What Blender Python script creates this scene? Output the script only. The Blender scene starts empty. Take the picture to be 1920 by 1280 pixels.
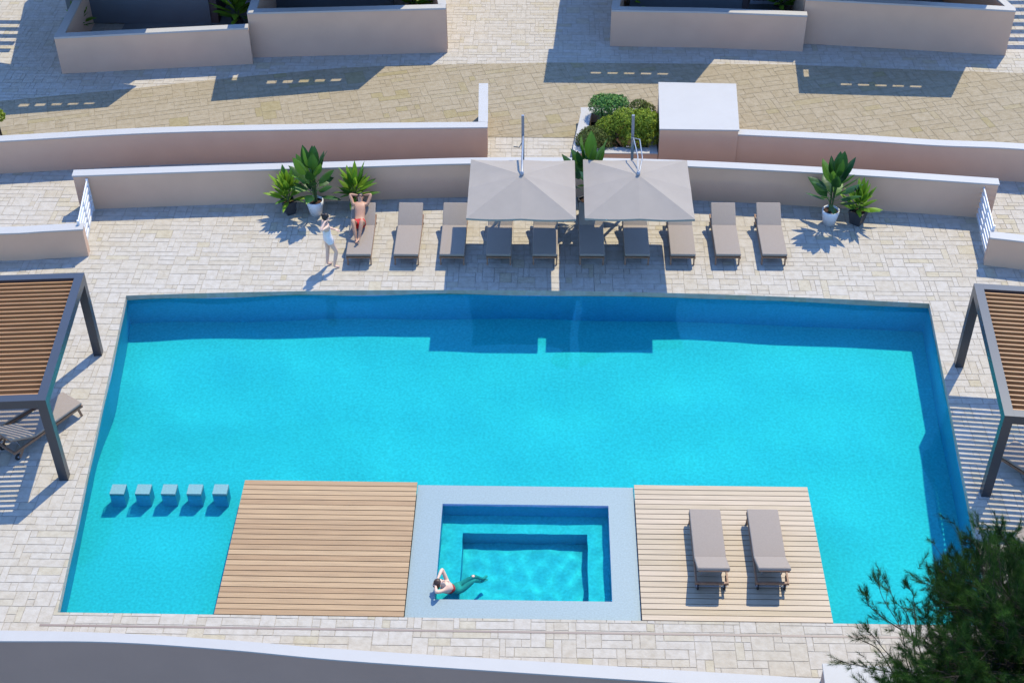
import bpy, bmesh, math, random
import numpy as np
from mathutils import Vector, Matrix, Euler

sc = bpy.context.scene
COL = sc.collection
R_ = math.radians
rnd = random.Random(7)

# ------------------------------------------------------------------ camera
CAM_H = 22.5
PITCH, YAW, ROLL, FPX = 0.6927674488, 0.0259068853, -0.0060739853, 2666.667
def cam_axes():
    cp, sp = math.cos(PITCH), math.sin(PITCH)
    Rz = Matrix.Rotation(YAW, 3, 'Z')
    f, r0, u0 = Rz @ Vector((0, cp, -sp)), Rz @ Vector((1, 0, 0)), Rz @ Vector((0, sp, cp))
    c, s = math.cos(ROLL), math.sin(ROLL)
    return c * r0 + s * u0, -s * r0 + c * u0, f
CR, CU, CF = cam_axes()
cam = bpy.data.objects.new('camera', bpy.data.cameras.new('camera'))
COL.objects.link(cam)
cam.matrix_world = Matrix(((CR.x, CU.x, -CF.x, 0), (CR.y, CU.y, -CF.y, 0), (CR.z, CU.z, -CF.z, CAM_H), (0, 0, 0, 1)))
cam.data.lens = 50; cam.data.sensor_width = 36; cam.data.clip_end = 1000
sc.camera = cam
def at(px, py, z=0.0):
    """survey helper: the world point of height z seen at a photo pixel"""
    d = CF * FPX + CR * (px - 960) - CU * (py - 640)
    t = (z - CAM_H) / d.z
    return Vector((d.x * t, d.y * t, z))

# ------------------------------------------------------------------ light
SUN = Vector((.31, .55, 1.0))
w = bpy.data.worlds.new('World'); sc.world = w; w.use_nodes = True
nt = w.node_tree
sky = nt.nodes.new('ShaderNodeTexSky'); sky.sky_type = 'NISHITA'; sky.sun_disc = False
sky.sun_elevation = math.atan2(1, math.hypot(SUN.x, SUN.y)); sky.sun_rotation = math.atan2(SUN.x, SUN.y)
sky.air_density = .9; sky.dust_density = 0.0; sky.ozone_density = 5.0
stint = nt.nodes.new('ShaderNodeMix'); stint.data_type = 'RGBA'; stint.blend_type = 'MULTIPLY'; stint.inputs[0].default_value = 1
stint.inputs[7].default_value = (.84, .96, 1.14, 1)      # a deep blue southern sky
nt.links.new(sky.outputs[0], stint.inputs[6]); nt.links.new(stint.outputs[2], nt.nodes['Background'].inputs[0])
nt.nodes['Background'].inputs[1].default_value = .15
sl = bpy.data.lights.new('sun', 'SUN'); sl.energy = 2.0; sl.angle = R_(.5); sl.color = (1, .93, .72)
so = bpy.data.objects.new('sun', sl); COL.objects.link(so)
so.rotation_euler = SUN.to_track_quat('Z', 'Y').to_euler()
sl.cycles.is_caustics_light = True
sc.view_settings.view_transform = 'Standard'; sc.view_settings.look = 'None'
sc.view_settings.exposure = 1.66; sc.view_settings.gamma = 1
sc.cycles.use_denoising = True
sc.cycles.max_bounces = 8; sc.cycles.diffuse_bounces = 2; sc.cycles.transmission_bounces = 8; sc.cycles.transparent_max_bounces = 8
sc.cycles.caustics_refractive = True; sc.cycles.caustics_reflective = False

# ------------------------------------------------------------------ materials
ALB = .60     # overall reflectance level; the exposure is set for it
def mat(name, col, rough=.7, metal=0.0, noise=None, bump=None, spec=.32, attr=None, trans=None):
    """noise=(scale, amount[, stretch vector]); bump=(scale, strength); attr=(attribute, colour2)"""
    col = [c * ALB for c in col]
    if attr: attr = (attr[0], [c * ALB for c in attr[1]])
    m = bpy.data.materials.new(name); m.use_nodes = True
    t = m.node_tree; N = t.nodes; L = t.links
    b = N['Principled BSDF']
    b.inputs['Roughness'].default_value = rough; b.inputs['Metallic'].default_value = metal
    b.inputs['Specular IOR Level'].default_value = spec
    tc = N.new('ShaderNodeTexCoord')
    rgb = N.new('ShaderNodeRGB'); rgb.outputs[0].default_value = (*col, 1); out = rgb.outputs[0]
    if attr:
        a = N.new('ShaderNodeAttribute'); a.attribute_name = attr[0]
        mx = N.new('ShaderNodeMix'); mx.data_type = 'RGBA'
        L.new(a.outputs['Fac'], mx.inputs[0]); L.new(out, mx.inputs[6]); mx.inputs[7].default_value = (*attr[1], 1)
        out = mx.outputs[2]
    if noise:
        mp = N.new('ShaderNodeMapping'); L.new(tc.outputs['Object'], mp.inputs[0])
        if len(noise) > 2: mp.inputs['Scale'].default_value = noise[2]
        n = N.new('ShaderNodeTexNoise'); n.inputs['Scale'].default_value = noise[0]; n.inputs['Detail'].default_value = 5
        L.new(mp.outputs[0], n.inputs['Vector'])
        mr = N.new('ShaderNodeMapRange'); mr.inputs[1].default_value = .3; mr.inputs[2].default_value = .7
        mr.inputs[3].default_value = 1 - noise[1]; mr.inputs[4].default_value = 1 + noise[1]
        L.new(n.outputs[0], mr.inputs[0])
        vm = N.new('ShaderNodeVectorMath'); vm.operation = 'SCALE'
        L.new(out, vm.inputs[0]); L.new(mr.outputs[0], vm.inputs['Scale']); out = vm.outputs[0]
    L.new(out, b.inputs['Base Color'])
    if bump:
        n2 = N.new('ShaderNodeTexNoise'); n2.inputs['Scale'].default_value = bump[0]; n2.inputs['Detail'].default_value = 4
        L.new(tc.outputs['Object'], n2.inputs['Vector'])
        bp = N.new('ShaderNodeBump'); bp.inputs['Strength'].default_value = bump[1]; bp.inputs['Distance'].default_value = .02
        L.new(n2.outputs[0], bp.inputs['Height']); L.new(bp.outputs[0], b.inputs['Normal'])
    if trans:
        tr = N.new('ShaderNodeBsdfTranslucent'); L.new(out, tr.inputs[0])
        ms = N.new('ShaderNodeMixShader'); ms.inputs[0].default_value = trans
        L.new(b.outputs[0], ms.inputs[1]); L.new(tr.outputs[0], ms.inputs[2])
        L.new(ms.outputs[0], N['Material Output'].inputs[0])
    return m

def stone_mat(name, ca, cb, cc, mottling):
    """each stone carries a random number in the attribute 'stone'"""
    m = bpy.data.materials.new(name); m.use_nodes = True
    t = m.node_tree; N = t.nodes; L = t.links; b = N['Principled BSDF']
    ca, cb, cc = ([c * ALB for c in q] for q in (ca, cb, cc))
    b.inputs['Roughness'].default_value = .8; b.inputs['Specular IOR Level'].default_value = .15
    a = N.new('ShaderNodeAttribute'); a.attribute_name = 'stone'
    cr = N.new('ShaderNodeValToRGB'); e = cr.color_ramp.elements
    e[0].position = 0; e[0].color = (*ca, 1); e[1].position = .55; e[1].color = (*cb, 1)
    x = cr.color_ramp.elements.new(.86); x.color = (*cb, 1)
    x = cr.color_ramp.elements.new(1.0); x.color = (*cc, 1)
    L.new(a.outputs['Fac'], cr.inputs[0])
    tc = N.new('ShaderNodeTexCoord')
    n = N.new('ShaderNodeTexNoise'); n.inputs['Scale'].default_value = 6; n.inputs['Detail'].default_value = 6
    L.new(tc.outputs['Object'], n.inputs['Vector'])
    mx = N.new('ShaderNodeMix'); mx.data_type = 'RGBA'; mx.blend_type = 'MULTIPLY'; mx.inputs[0].default_value = 1
    cr2 = N.new('ShaderNodeValToRGB'); e = cr2.color_ramp.elements
    e[0].position = .3; e[0].color = (*mottling, 1); e[1].position = .62; e[1].color = (1.05, 1.05, 1.05, 1)
    L.new(n.outputs[0], cr2.inputs[0]); L.new(cr.outputs[0], mx.inputs[6]); L.new(cr2.outputs[0], mx.inputs[7])
    L.new(mx.outputs[2], b.inputs['Base Color'])
    n2 = N.new('ShaderNodeTexNoise'); n2.inputs['Scale'].default_value = 14; n2.inputs['Detail'].default_value = 6
    L.new(tc.outputs['Object'], n2.inputs['Vector'])
    bp = N.new('ShaderNodeBump'); bp.inputs['Strength'].default_value = .35; bp.inputs['Distance'].default_value = .03
    L.new(n2.outputs[0], bp.inputs['Height']); L.new(bp.outputs[0], b.inputs['Normal'])
    return m

M = {}
M['stone'] = stone_mat('pale_limestone', (.56, .485, .375), (.595, .53, .44), (.56, .48, .335), (.90, .88, .85))
M['joint'] = mat('paving_joint', (.45, .39, .31), .95, noise=(9, .25))
M['sand'] = stone_mat('tan_stone', (.40, .32, .205), (.43, .35, .235), (.39, .315, .165), (.88, .86, .80))
M['sandjoint'] = mat('tan_joint', (.35, .285, .185), .95, noise=(9, .25))
M['plaster'] = mat('blush_plaster', (.84, .53, .345), .9, noise=(1.3, .035), bump=(60, .15))
M['cap'] = mat('white_coping', (.545, .51, .465), .6, noise=(2.0, .02), bump=(40, .05))
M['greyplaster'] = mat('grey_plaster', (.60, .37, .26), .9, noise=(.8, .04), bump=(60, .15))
M['slate'] = mat('slate_panel', (.17, .19, .20), .5, noise=(1.5, .06))
M['terracefloor'] = mat('terrace_tile', (.22, .22, .21), .5, noise=(3, .05))
M['whiteframe'] = mat('white_frame', (.75, .77, .8), .4)
M['glass'] = mat('window_glass', (.03, .035, .045), .05, spec=.8)
M['tile'] = mat('pool_mosaic', (.66, .77, .77), .5, noise=(16, .15))
M['wallmosaic'] = mat('shade_blue_wall_mosaic', (.50, .56, .86), .5, noise=(16, .12))  # wall tile with the blue of underwater shade put into its colour
M['palemosaic'] = mat('pale_blue_mosaic', (.30, .385, .395), .5, noise=(28, .10))
M['stooltop'] = mat('stool_mosaic', (.20, .40, .40), .5, noise=(28, .12))
M['wood'] = mat('deck_board', (.42, .245, .11), .55, noise=(5, .16, (.25, 6, 6)), spec=.4, attr=('tone', (.53, .335, .165)))
M['wood2'] = mat('glare_deck_board', (.47, .35, .215), .55, noise=(5, .13, (.25, 6, 6)), spec=.4, attr=('tone', (.57, .43, .29)))  # right deck boards, sun glare put into the colour as a paler tone
M['gap'] = mat('deck_gap', (.14, .085, .05), .9)
M['teak'] = mat('teak_frame', (.34, .18, .10), .5, noise=(8, .2))
M['slat'] = mat('louvre_wood', (.52, .26, .10), .5, noise=(4, .14, (.3, 5, 5)))
M['beam'] = mat('charcoal_metal', (.05, .052, .058), .32, metal=0.0, noise=(2, .05), spec=.55)
M['cushion'] = mat('taupe_cushion', (.385, .31, .245), .9, noise=(30, .04), bump=(240, .2))
M['canopy'] = mat('greige_canvas', (.42, .355, .29), .9, noise=(3, .03), bump=(200, .12))
M['steel'] = mat('brushed_steel', (.36, .37, .40), .35, metal=.4)
M['rubber'] = mat('black_rubber', (.025, .022, .02), .7)
M['white'] = mat('white_paint', (.95, .93, .91), .5)
M['potdark'] = mat('charcoal_pot', (.05, .052, .058), .55, noise=(9, .15))
M['potwhite'] = mat('white_pot', (.95, .93, .91), .6, noise=(7, .05))
M['soil'] = mat('potting_bark', (.07, .035, .022), 1, noise=(22, .5), bump=(40, .8))
M['leafdark'] = mat('glossy_dark_leaf', (.025, .10, .022), .45, spec=.3, attr=('tone', (.16, .34, .035)), trans=.28)
M['leaflime'] = mat('lime_leaf', (.07, .21, .02), .5, spec=.25, attr=('tone', (.30, .50, .035)), trans=.35)
M['stem'] = mat('leaf_stalk', (.06, .11, .03), .6)
M['shrubdark'] = mat('olive_shrub_leaf', (.08, .11, .025), .6, spec=.15, attr=('tone', (.27, .32, .06)), trans=.15)
M['shrubgreen'] = mat('green_shrub_leaf', (.06, .21, .06), .6, spec=.15, attr=('tone', (.32, .56, .09)), trans=.15)
M['shrublime'] = mat('yellow_green_shrub_leaf', (.14, .25, .02), .6, spec=.15, attr=('tone', (.62, .70, .07)), trans=.3)
M['needle'] = mat('pine_needle', (.015, .048, .009), .7, spec=.08, attr=('tone', (.085, .18, .025)), trans=.2)
M['bark'] = mat('pine_bark', (.045, .035, .025), .95, noise=(12, .4), bump=(20, .8))
M['skin'] = mat('skin', (.66, .34, .20), .5, noise=(6, .05))
M['skinpale'] = mat('pale_skin', (.95, .60, .43), .5, noise=(6, .05))
M['hair'] = mat('dark_hair', (.022, .012, .009), .5, noise=(30, .3))
M['hairbrown'] = mat('brown_hair', (.085, .045, .025), .5, noise=(30, .3))
M['red'] = mat('red_swimwear', (.62, .012, .015), .7)
M['swimwhite'] = mat('pale_swimsuit', (.95, .84, .80), .7, noise=(9, .08))
M['dark'] = mat('dark_plastic', (.02, .02, .025), .3)
M['lip'] = mat('lip', (.42, .12, .10), .5)
M['scrub'] = mat('dark_ground', (.06, .06, .045), 1, noise=(2, .4), bump=(4, .6))
M['brown'] = mat('brown_door_jamb', (.13, .09, .08), .6)
M['bronze'] = mat('drain_grille', (.33, .25, .20), .5)

def water_mat(name, tint):
    m = bpy.data.materials.new(name); m.use_nodes = True; t = m.node_tree
    t.nodes.clear()
    o = t.nodes.new('ShaderNodeOutputMaterial'); g = t.nodes.new('ShaderNodeBsdfGlass')
    g.inputs['IOR'].default_value = 1.333; g.inputs['Roughness'].default_value = 0
    g.inputs['Color'].default_value = (*tint, 1)
    t.links.new(g.outputs[0], o.inputs[0]); return m
M['water'] = water_mat('clear_pool_water', (.21, .975, 1.0))

# ------------------------------------------------------------------ mesh builder
class MB:
    def __init__(s): s.v = []; s.f = []; s.tone = []; s.sm = []; s.t = .5
    def poly(s, pts, sm=False):
        n = len(s.v); s.v += [tuple(p) for p in pts]; s.f.append(tuple(range(n, n + len(pts)))); s.tone.append(s.t); s.sm.append(sm)
    def add(s, vs, fs, sm=False):
        n = len(s.v); s.v += [tuple(p) for p in vs]
        for f in fs: s.f.append(tuple(i + n for i in f)); s.tone.append(s.t); s.sm.append(sm)
    def box(s, a, b, mtx=None):
        vs = [Vector((x, y, z)) for x in (a[0], b[0]) for y in (a[1], b[1]) for z in (a[2], b[2])]
        if mtx: vs = [mtx @ v for v in vs]
        s.add(vs, [(0, 1, 3, 2), (4, 6, 7, 5), (0, 4, 5, 1), (2, 3, 7, 6), (0, 2, 6, 4), (1, 5, 7, 3)])
    def prism(s, pts, z0, z1):
        """pts counter-clockwise seen from above; z0/z1 numbers or lists"""
        n = len(pts); Z0 = z0 if hasattr(z0, '__len__') else [z0] * n; Z1 = z1 if hasattr(z1, '__len__') else [z1] * n
        vs = [(p[0], p[1], Z0[i]) for i, p in enumerate(pts)] + [(p[0], p[1], Z1[i]) for i, p in enumerate(pts)]
        s.add(vs, [tuple(range(n - 1, -1, -1)), tuple(range(n, 2 * n))] + [(i, (i + 1) % n, n + (i + 1) % n, n + i) for i in range(n)])
    def beam(s, p, q, wd, ht, up=Vector((0, 0, 1))):
        p, q = Vector(p), Vector(q); d = (q - p).normalized()
        sx = d.cross(up)
        if sx.length < 1e-4: sx = d.cross(Vector((0, 1, 0)))
        sx.normalize(); uz = sx.cross(d).normalized()
        vs = [e + sx * a * wd / 2 + uz * b * ht / 2 for e in (p, q) for a, b in ((-1, -1), (1, -1), (1, 1), (-1, 1))]
        s.add(vs, [(0, 3, 2, 1), (4, 5, 6, 7), (0, 1, 5, 4), (1, 2, 6, 5), (2, 3, 7, 6), (3, 0, 4, 7)])
    def tube(s, pts, rad, n=8, cap=True):
        pts = [Vector(p) for p in pts]; rr = rad if hasattr(rad, '__len__') else [rad] * len(pts)
        rings = []
        for i, p in enumerate(pts):
            d = (pts[min(i + 1, len(pts) - 1)] - pts[max(i - 1, 0)]).normalized()
            a = d.cross(Vector((0, 0, 1)))
            if a.length < 1e-3: a = d.cross(Vector((0, 1, 0)))
            a.normalize(); b = d.cross(a)
            rings.append([p + (a * math.cos(2 * math.pi * k / n) + b * math.sin(2 * math.pi * k / n)) * rr[i] for k in range(n)])
        vs = [v for r in rings for v in r]
        fs = [(i * n + k, i * n + (k + 1) % n, (i + 1) * n + (k + 1) % n, (i + 1) * n + k) for i in range(len(pts) - 1) for k in range(n)]
        s.add(vs, fs, True)
        if cap: s.add(rings[0], [tuple(range(n))]); s.add(rings[-1], [tuple(range(n - 1, -1, -1))])
    def lathe(s, prof, n=24, c=(0, 0, 0), sm=True):
        vs = []
        for r, z in prof:
            vs += [(c[0] + r * math.cos(2 * math.pi * k / n), c[1] + r * math.sin(2 * math.pi * k / n), c[2] + z) for k in range(n)]
        s.add(vs, [(i * n + k, i * n + (k + 1) % n, (i + 1) * n + (k + 1) % n, (i + 1) * n + k) for i in range(len(prof) - 1) for k in range(n)], sm)
    def ball(s, c, r, n=10, m=7):
        c = Vector(c); r = r if hasattr(r, '__len__') else (r, r, r)
        vs = [(c.x + r[0] * math.sin(math.pi * i / m) * math.cos(2 * math.pi * k / n), c.y + r[1] * math.sin(math.pi * i / m) * math.sin(2 * math.pi * k / n), c.z + r[2] * math.cos(math.pi * i / m)) for i in range(m + 1) for k in range(n)]
        s.add(vs, [(i * n + k, (i + 1) * n + k, (i + 1) * n + (k + 1) % n, i * n + (k + 1) % n) for i in range(m) for k in range(n)], True)
    def build(s, name, m, parent=None, bevel=0, seg=2, tone=False):
        me = bpy.data.meshes.new(name); me.from_pydata(s.v, [], s.f)
        me.polygons.foreach_set('use_smooth', s.sm)
        if tone:
            a = me.attributes.new(tone, 'FLOAT', 'FACE'); a.data.foreach_set('value', s.tone)
        me.materials.append(m); me.validate()
        o = bpy.data.objects.new(name, me); COL.objects.link(o)
        if parent: o.parent = parent
        if bevel:
            b = bmesh.new(); b.from_mesh(me); bmesh.ops.remove_doubles(b, verts=b.verts, dist=1e-5)
            bmesh.ops.bevel(b, geom=b.edges[:], offset=bevel, segments=seg, affect='EDGES', profile=.6)
            b.to_mesh(me); b.free()
            me.polygons.foreach_set('use_smooth', [True] * len(me.polygons))
        return o

def tag(o, label=None, cat=None, group=None, kind=None):
    if label: o['label'] = label
    if cat: o['category'] = cat
    if group: o['group'] = group
    if kind: o['kind'] = kind
    return o
def thing(name, label, cat, loc=(0, 0, 0), rz=0.0, group=None):
    o = bpy.data.objects.new(name, None); COL.objects.link(o)
    o.location = loc; o.rotation_euler = (0, 0, rz)
    return tag(o, label, cat, group)
def copy_tree(o, parent=None):
    c = o.copy(); COL.objects.link(c); c.parent = parent
    for ch in [x for x in bpy.data.objects if x.parent == o]: copy_tree(ch, c)
    return c
RECEIVE = []   # objects under water that catch the refracted sun

# ------------------------------------------------------------------ pool outline
YF = 18.40
def yback(x): return 29.17 - .0036 * (x + .4) ** 2
def xl(y): return -10.71 + (28.81 - y) * .0980
def xr(y): return 9.92 - (28.77 - y) * .0815
ZW = -.15; DEPTH = -1.55

# ------------------------------------------------------------------ paving
def clip(poly, a, b, c):
    """keep the part with a*x+b*y+c >= 0"""
    out = []
    for i in range(len(poly)):
        p, q = poly[i], poly[(i + 1) % len(poly)]
        dp, dq = a * p[0] + b * p[1] + c, a * q[0] + b * q[1] + c
        if dp >= 0: out.append(p)
        if (dp >= 0) != (dq >= 0):
            t = dp / (dp - dq); out.append((p[0] + (q[0] - p[0]) * t, p[1] + (q[1] - p[1]) * t))
    return out
def curve_line(fn, x):
    m = (fn(x + .3) - fn(x - .3)) / .6
    return m, fn(x) - m * x          # y = m x + k
def stones(x0, x1, y0, y1, cw, chh, seed, rot=0.0, org=(0, 0)):
    r = random.Random(seed); nx, ny = int((x1 - x0) / cw), int((y1 - y0) / chh)
    used = np.zeros((nx, ny), bool); res = []
    hs = [0.0]
    for j in range(ny): hs.append(hs[-1] + chh * r.uniform(.82, 1.18))
    k = (y1 - y0) / hs[-1]
    for j in range(ny):
        i = 0
        while i < nx:
            if used[i, j]: i += 1; continue
            wdt, hgt = r.choice(((2, 1), (3, 1), (2, 1), (4, 1), (3, 1), (2, 2), (3, 2), (1, 2), (1, 1), (5, 1)))
            w_ = 0
            while w_ < wdt and i + w_ < nx and not used[i + w_, j]: w_ += 1
            if j + hgt > ny: hgt = 1
            used[i:i + w_, j:j + hgt] = True
            res.append((i, j, w_, hgt)); i += w_
    out = []; c, s_ = math.cos(rot), math.sin(rot)
    jit = {}
    def J(i, j):
        if (i, j) not in jit: jit[(i, j)] = r.uniform(-.16, .16) * cw
        return jit[(i, j)]
    for (i, j, w_, hgt) in res:
        if hgt == 2:
            for e in (i, i + w_): jit[(e, j + 1)] = J(e, j)
    for (i, j, w_, hgt) in res:
        g = r.uniform(.0005, .0045)
        a0, a1 = x0 + i * cw + J(i, j) + g, x0 + (i + w_) * cw + J(i + w_, j) - g
        b0, b1 = y0 + hs[j] * k + g * .9, y0 + hs[j + hgt] * k - g * .9
        q = .008
        P = [(a0 + r.uniform(0, q), b0 + r.uniform(0, q)), (a1 - r.uniform(0, q), b0 + r.uniform(0, q)), (a1 - r.uniform(0, q), b1 - r.uniform(0, q)), (a0 + r.uniform(0, q), b1 - r.uniform(0, q))]
        if rot: P = [(org[0] + c * (x - org[0]) - s_ * (y - org[1]), org[1] + s_ * (x - org[0]) + c * (y - org[1])) for x, y in P]
        out.append((P, r.random()))
    return out

BW = [at(*p, .45) for p in ((-400, 1178), (0, 1181), (213, 1186), (427, 1199), (640, 1216), (960, 1236), (1280, 1256), (1530, 1271), (1920, 1295), (2400, 1330))]
def yedge(x):
    for a, b in zip(BW[:-1], BW[1:]):
        if x <= b.x or b is BW[-1]: return a.y + (b.y - a.y) * (x - a.x) / (b.x - a.x) - .2
pav = MB()
for P, tn in stones(-22, 22, 15.5, 52, .155, .205, 3):
    cx = sum(p[0] for p in P) / 4; cy = sum(p[1] for p in P) / 4
    if cy > 46 and abs(cx) < 30 and False: continue
    pav.t = tn; ys = [p[1] for p in P]; parts = []
    if -11.6 < cx < 10.8 and min(ys) < 30 and max(ys) > 17.5:
        m, k = curve_line(yback, min(9.92, max(-10.71, cx)))
        if min(ys) < YF: parts.append(clip(P, 0, -1, YF))
        if max(ys) > yback(cx) - .3: parts.append(clip(P, -m, 1, -k))
        Q = clip(clip(P, 0, 1, -YF), m, -1, k) if max(ys) > YF else []
        if Q and (cx < -9 or cx > 8):
            Q = clip(Q, -1, -.0980, -10.71 + 28.81 * .0980) if cx < 0 else clip(Q, 1, -.0815, -9.92 + 28.77 * .0815)
            parts.append(Q)
    else: parts.append(P)
    for Q in parts:
        if Q and cy < 18.2:
            m2, k2 = curve_line(yedge, cx); Q = clip(Q, -m2, 1, -k2 - .1)
        if len(Q) >= 3: pav.poly([(x, y, 0) for x, y in Q])
tag(pav.build('stone_paving', M['stone'], tone='stone'), kind='structure')
# bed under the stones, with the pool opening, and the rim of stone above the water
bed = MB()
ZB = -.007
XB = [-10.71 + (9.92 + 10.71) * i / 40 for i in range(41)]
for i in range(40):
    a, b = XB[i], XB[i + 1]
    bed.poly([(a, yback(a), ZB), (b, yback(b), ZB), (b, 60, ZB), (a, 60, ZB)])
bed.poly([(-60, YF, ZB), (xl(YF), YF, ZB), (xl(28.81), 28.81, ZB), (-10.71, 60, ZB), (-60, 60, ZB)])
bed.poly([(xr(YF), YF, ZB), (60, YF, ZB), (60, 60, ZB), (9.92, 60, ZB), (xr(28.77), 28.77, ZB)])
for i in range(len(BW) - 1):
    bed.poly([(BW[i].x, BW[i].y - .1, ZB), (BW[i + 1].x, BW[i + 1].y - .1, ZB), (BW[i + 1].x, YF, ZB), (BW[i].x, YF, ZB)])
tag(bed.build('paving_bed', M['joint']), kind='structure')
cope = MB(); r = random.Random(5)
def cope_run(pts, m=cope):
    for a, b in zip(pts[:-1], pts[1:]):
        m.t = r.random()
        m.poly([(a[0], a[1], -.165), (b[0], b[1], -.165), (b[0], b[1], 0.0), (a[0], a[1], 0.0)])
cope_run([(x, yback(x)) for x in XB])
cope_run([(xl(y), y) for y in np.linspace(YF, 28.81, 24)])
cope_run([(xr(y), y) for y in np.linspace(28.77, YF, 24)])
cope_run([(x, YF) for x in np.linspace(xr(YF), xl(YF), 40)])
tag(cope.build('pool_edge_stones', M['stone'], tone='stone'), kind='structure')
lg = MB(); lg.poly([(-300, -200, -4.5), (300, -200, -4.5), (300, 400, -4.5), (-300, 400, -4.5)])
tag(lg.build('ground', M['scrub']), kind='structure')

# tan road behind the garden walls
SP = [at(*p) for p in ((-300, 250), (0, 190), (250, 167), (420, 148), (640, 128), (760, 123), (1045, 118), (1480, 122), (1760, 133), (1920, 138), (2200, 160))]
def ysand(x):
    for a, b in zip(SP[:-1], SP[1:]):
        if x <= b.x or b is SP[-1]: return a.y + (b.y - a.y) * (x - a.x) / (b.x - a.x)
def yfront(x): return 36.72 + .03 * (x + .4) - .0012 * (x - 0) ** 2 if -1.9 < x < 3 else 35.5 - .003 * (x + .4) ** 2
sand = MB()
for P, tn in stones(-26, 26, 24, 54, .20, .26, 11, R_(15), (0, 39)):
    cx = sum(p[0] for p in P) / 4
    if abs(cx) > 21: continue
    m, k = curve_line(ysand, cx); Q = clip(P, m, -1, k)
    if Q:
        m, k = curve_line(yfront, cx)
        if -1.95 < cx < 3.2: m = .0; k = 36.65
        Q = clip(Q, -m, 1, -k)
    if len(Q) >= 3:
        sand.t = tn; sand.poly([(x, y, .012) for x, y in Q])
tag(sand.build('tan_road', M['sand'], tone='stone'), kind='structure')
sb = MB(); xs = np.linspace(-21, 21, 60)
for a, b in zip(xs[:-1], xs[1:]):
    fa = 36.65 if -1.95 < a < 3.2 else yfront(a); fb = 36.65 if -1.95 < b < 3.2 else yfront(b)
    sb.poly([(a, fa, .006), (b, fb, .006), (b, ysand(b), .006), (a, ysand(a), .006)])
tag(sb.build('tan_road_bed', M['sandjoint']), kind='structure')

# ------------------------------------------------------------------ pool basin and water
basin = MB()
outl = [(x, yback(x)) for x in XB]
fl = [(xl(YF), YF)] + outl + [(xr(YF), YF)]
def zfloor(x, y):      # the floor rises towards the stools
    def ss(a, b, v): t = max(0, min(1, (v - a) / (b - a))); return t * t * (3 - 2 * t)
    return DEPTH + .80 * ss(25.6, 22.8, y) * ss(-3.2, -6.3, x)
nx_, ny_ = 60, 40; gv = []
for j in range(ny_ + 1):
    for i in range(nx_ + 1):
        t_ = i / nx_; y_ = YF + (28.95 - YF) * j / ny_; x_ = xl(y_) * (1 - t_) + xr(y_) * t_
        if j == ny_: y_ = yback(x_) + .02
        gv.append((x_, y_, zfloor(x_, y_)))
basin.add(gv, [(j * (nx_ + 1) + i, j * (nx_ + 1) + i + 1, (j + 1) * (nx_ + 1) + i + 1, (j + 1) * (nx_ + 1) + i) for j in range(ny_) for i in range(nx_)], True)
def wallrun(pts):
    for a, b in zip(pts[:-1], pts[1:]):
        basin.poly([(a[0], a[1], DEPTH), (b[0], b[1], DEPTH), (b[0], b[1], -.165), (a[0], a[1], -.165)])
wallrun(fl); wallrun([fl[-1], fl[0]])
o = basin.build('pool_basin', M['tile']); tag(o, kind='structure'); RECEIVE.append(o)
basin_obj = o

def wave_fn(seed, specs):
    r = random.Random(seed); W = []
    for n, kmin, kmax, slope in specs:
        for _ in range(n):
            kk = r.uniform(kmin, kmax); W.append((r.uniform(0, 6.28), kk, r.uniform(0, 6.28), slope / kk / math.sqrt(n)))
    def h(x, y):
        return sum(A * math.sin(k * (x * math.cos(a) + y * math.sin(a)) + p) for a, k, p, A in W)
    return h
def water_sheet(name, X, Y, seed, specs, skip=None, z=ZW):
    """X(u,v),Y(u,v) grids"""
    h = wave_fn(seed, specs); ny, nx = X.shape
    Z = np.vectorize(h)(X, Y) + z
    vs = np.stack([X, Y, Z], -1).reshape(-1, 3).tolist(); fs = []
    for j in range(ny - 1):
        for i in range(nx - 1):
            a = j * nx + i; cx, cy = (X[j, i] + X[j + 1, i + 1]) / 2, (Y[j, i] + Y[j + 1, i + 1]) / 2
            if skip and skip(cx, cy): continue
            fs.append((a, a + 1, a + nx + 1, a + nx))
    b = MB(); b.add(vs, fs, True)
    o = b.build(name, M['water']); o.cycles.is_caustics_caster = True
    return tag(o, kind='structure')
u = np.linspace(0, 1, 230); v = np.linspace(0, 1, 130)
U, V = np.meshgrid(u, v)
YY = YF - .01 + V * 10.5
XL, XR = -10.71 + (28.81 - YY) * .098 - .012, 9.92 - (28.77 - YY) * .0815 + .012
XX = XL + (XR - XL) * U
YB = 29.19 - .0036 * (XX + .4) ** 2
YY = (YF - .01) + V * (YB - YF + .01)
XX = (-10.71 + (28.81 - YY) * .098 - .012) * (1 - U) + (9.92 - (28.77 - YY) * .0815 + .012) * U
WAVES = [(7, 1.7, 2.8, .050), (3, 4, 6, .010)]
water_sheet('pool_water', XX, YY, 4, WAVES, skip=lambda x, y: -6.3 < x < 5.7 and YF + .0 < y < 22.0)

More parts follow.
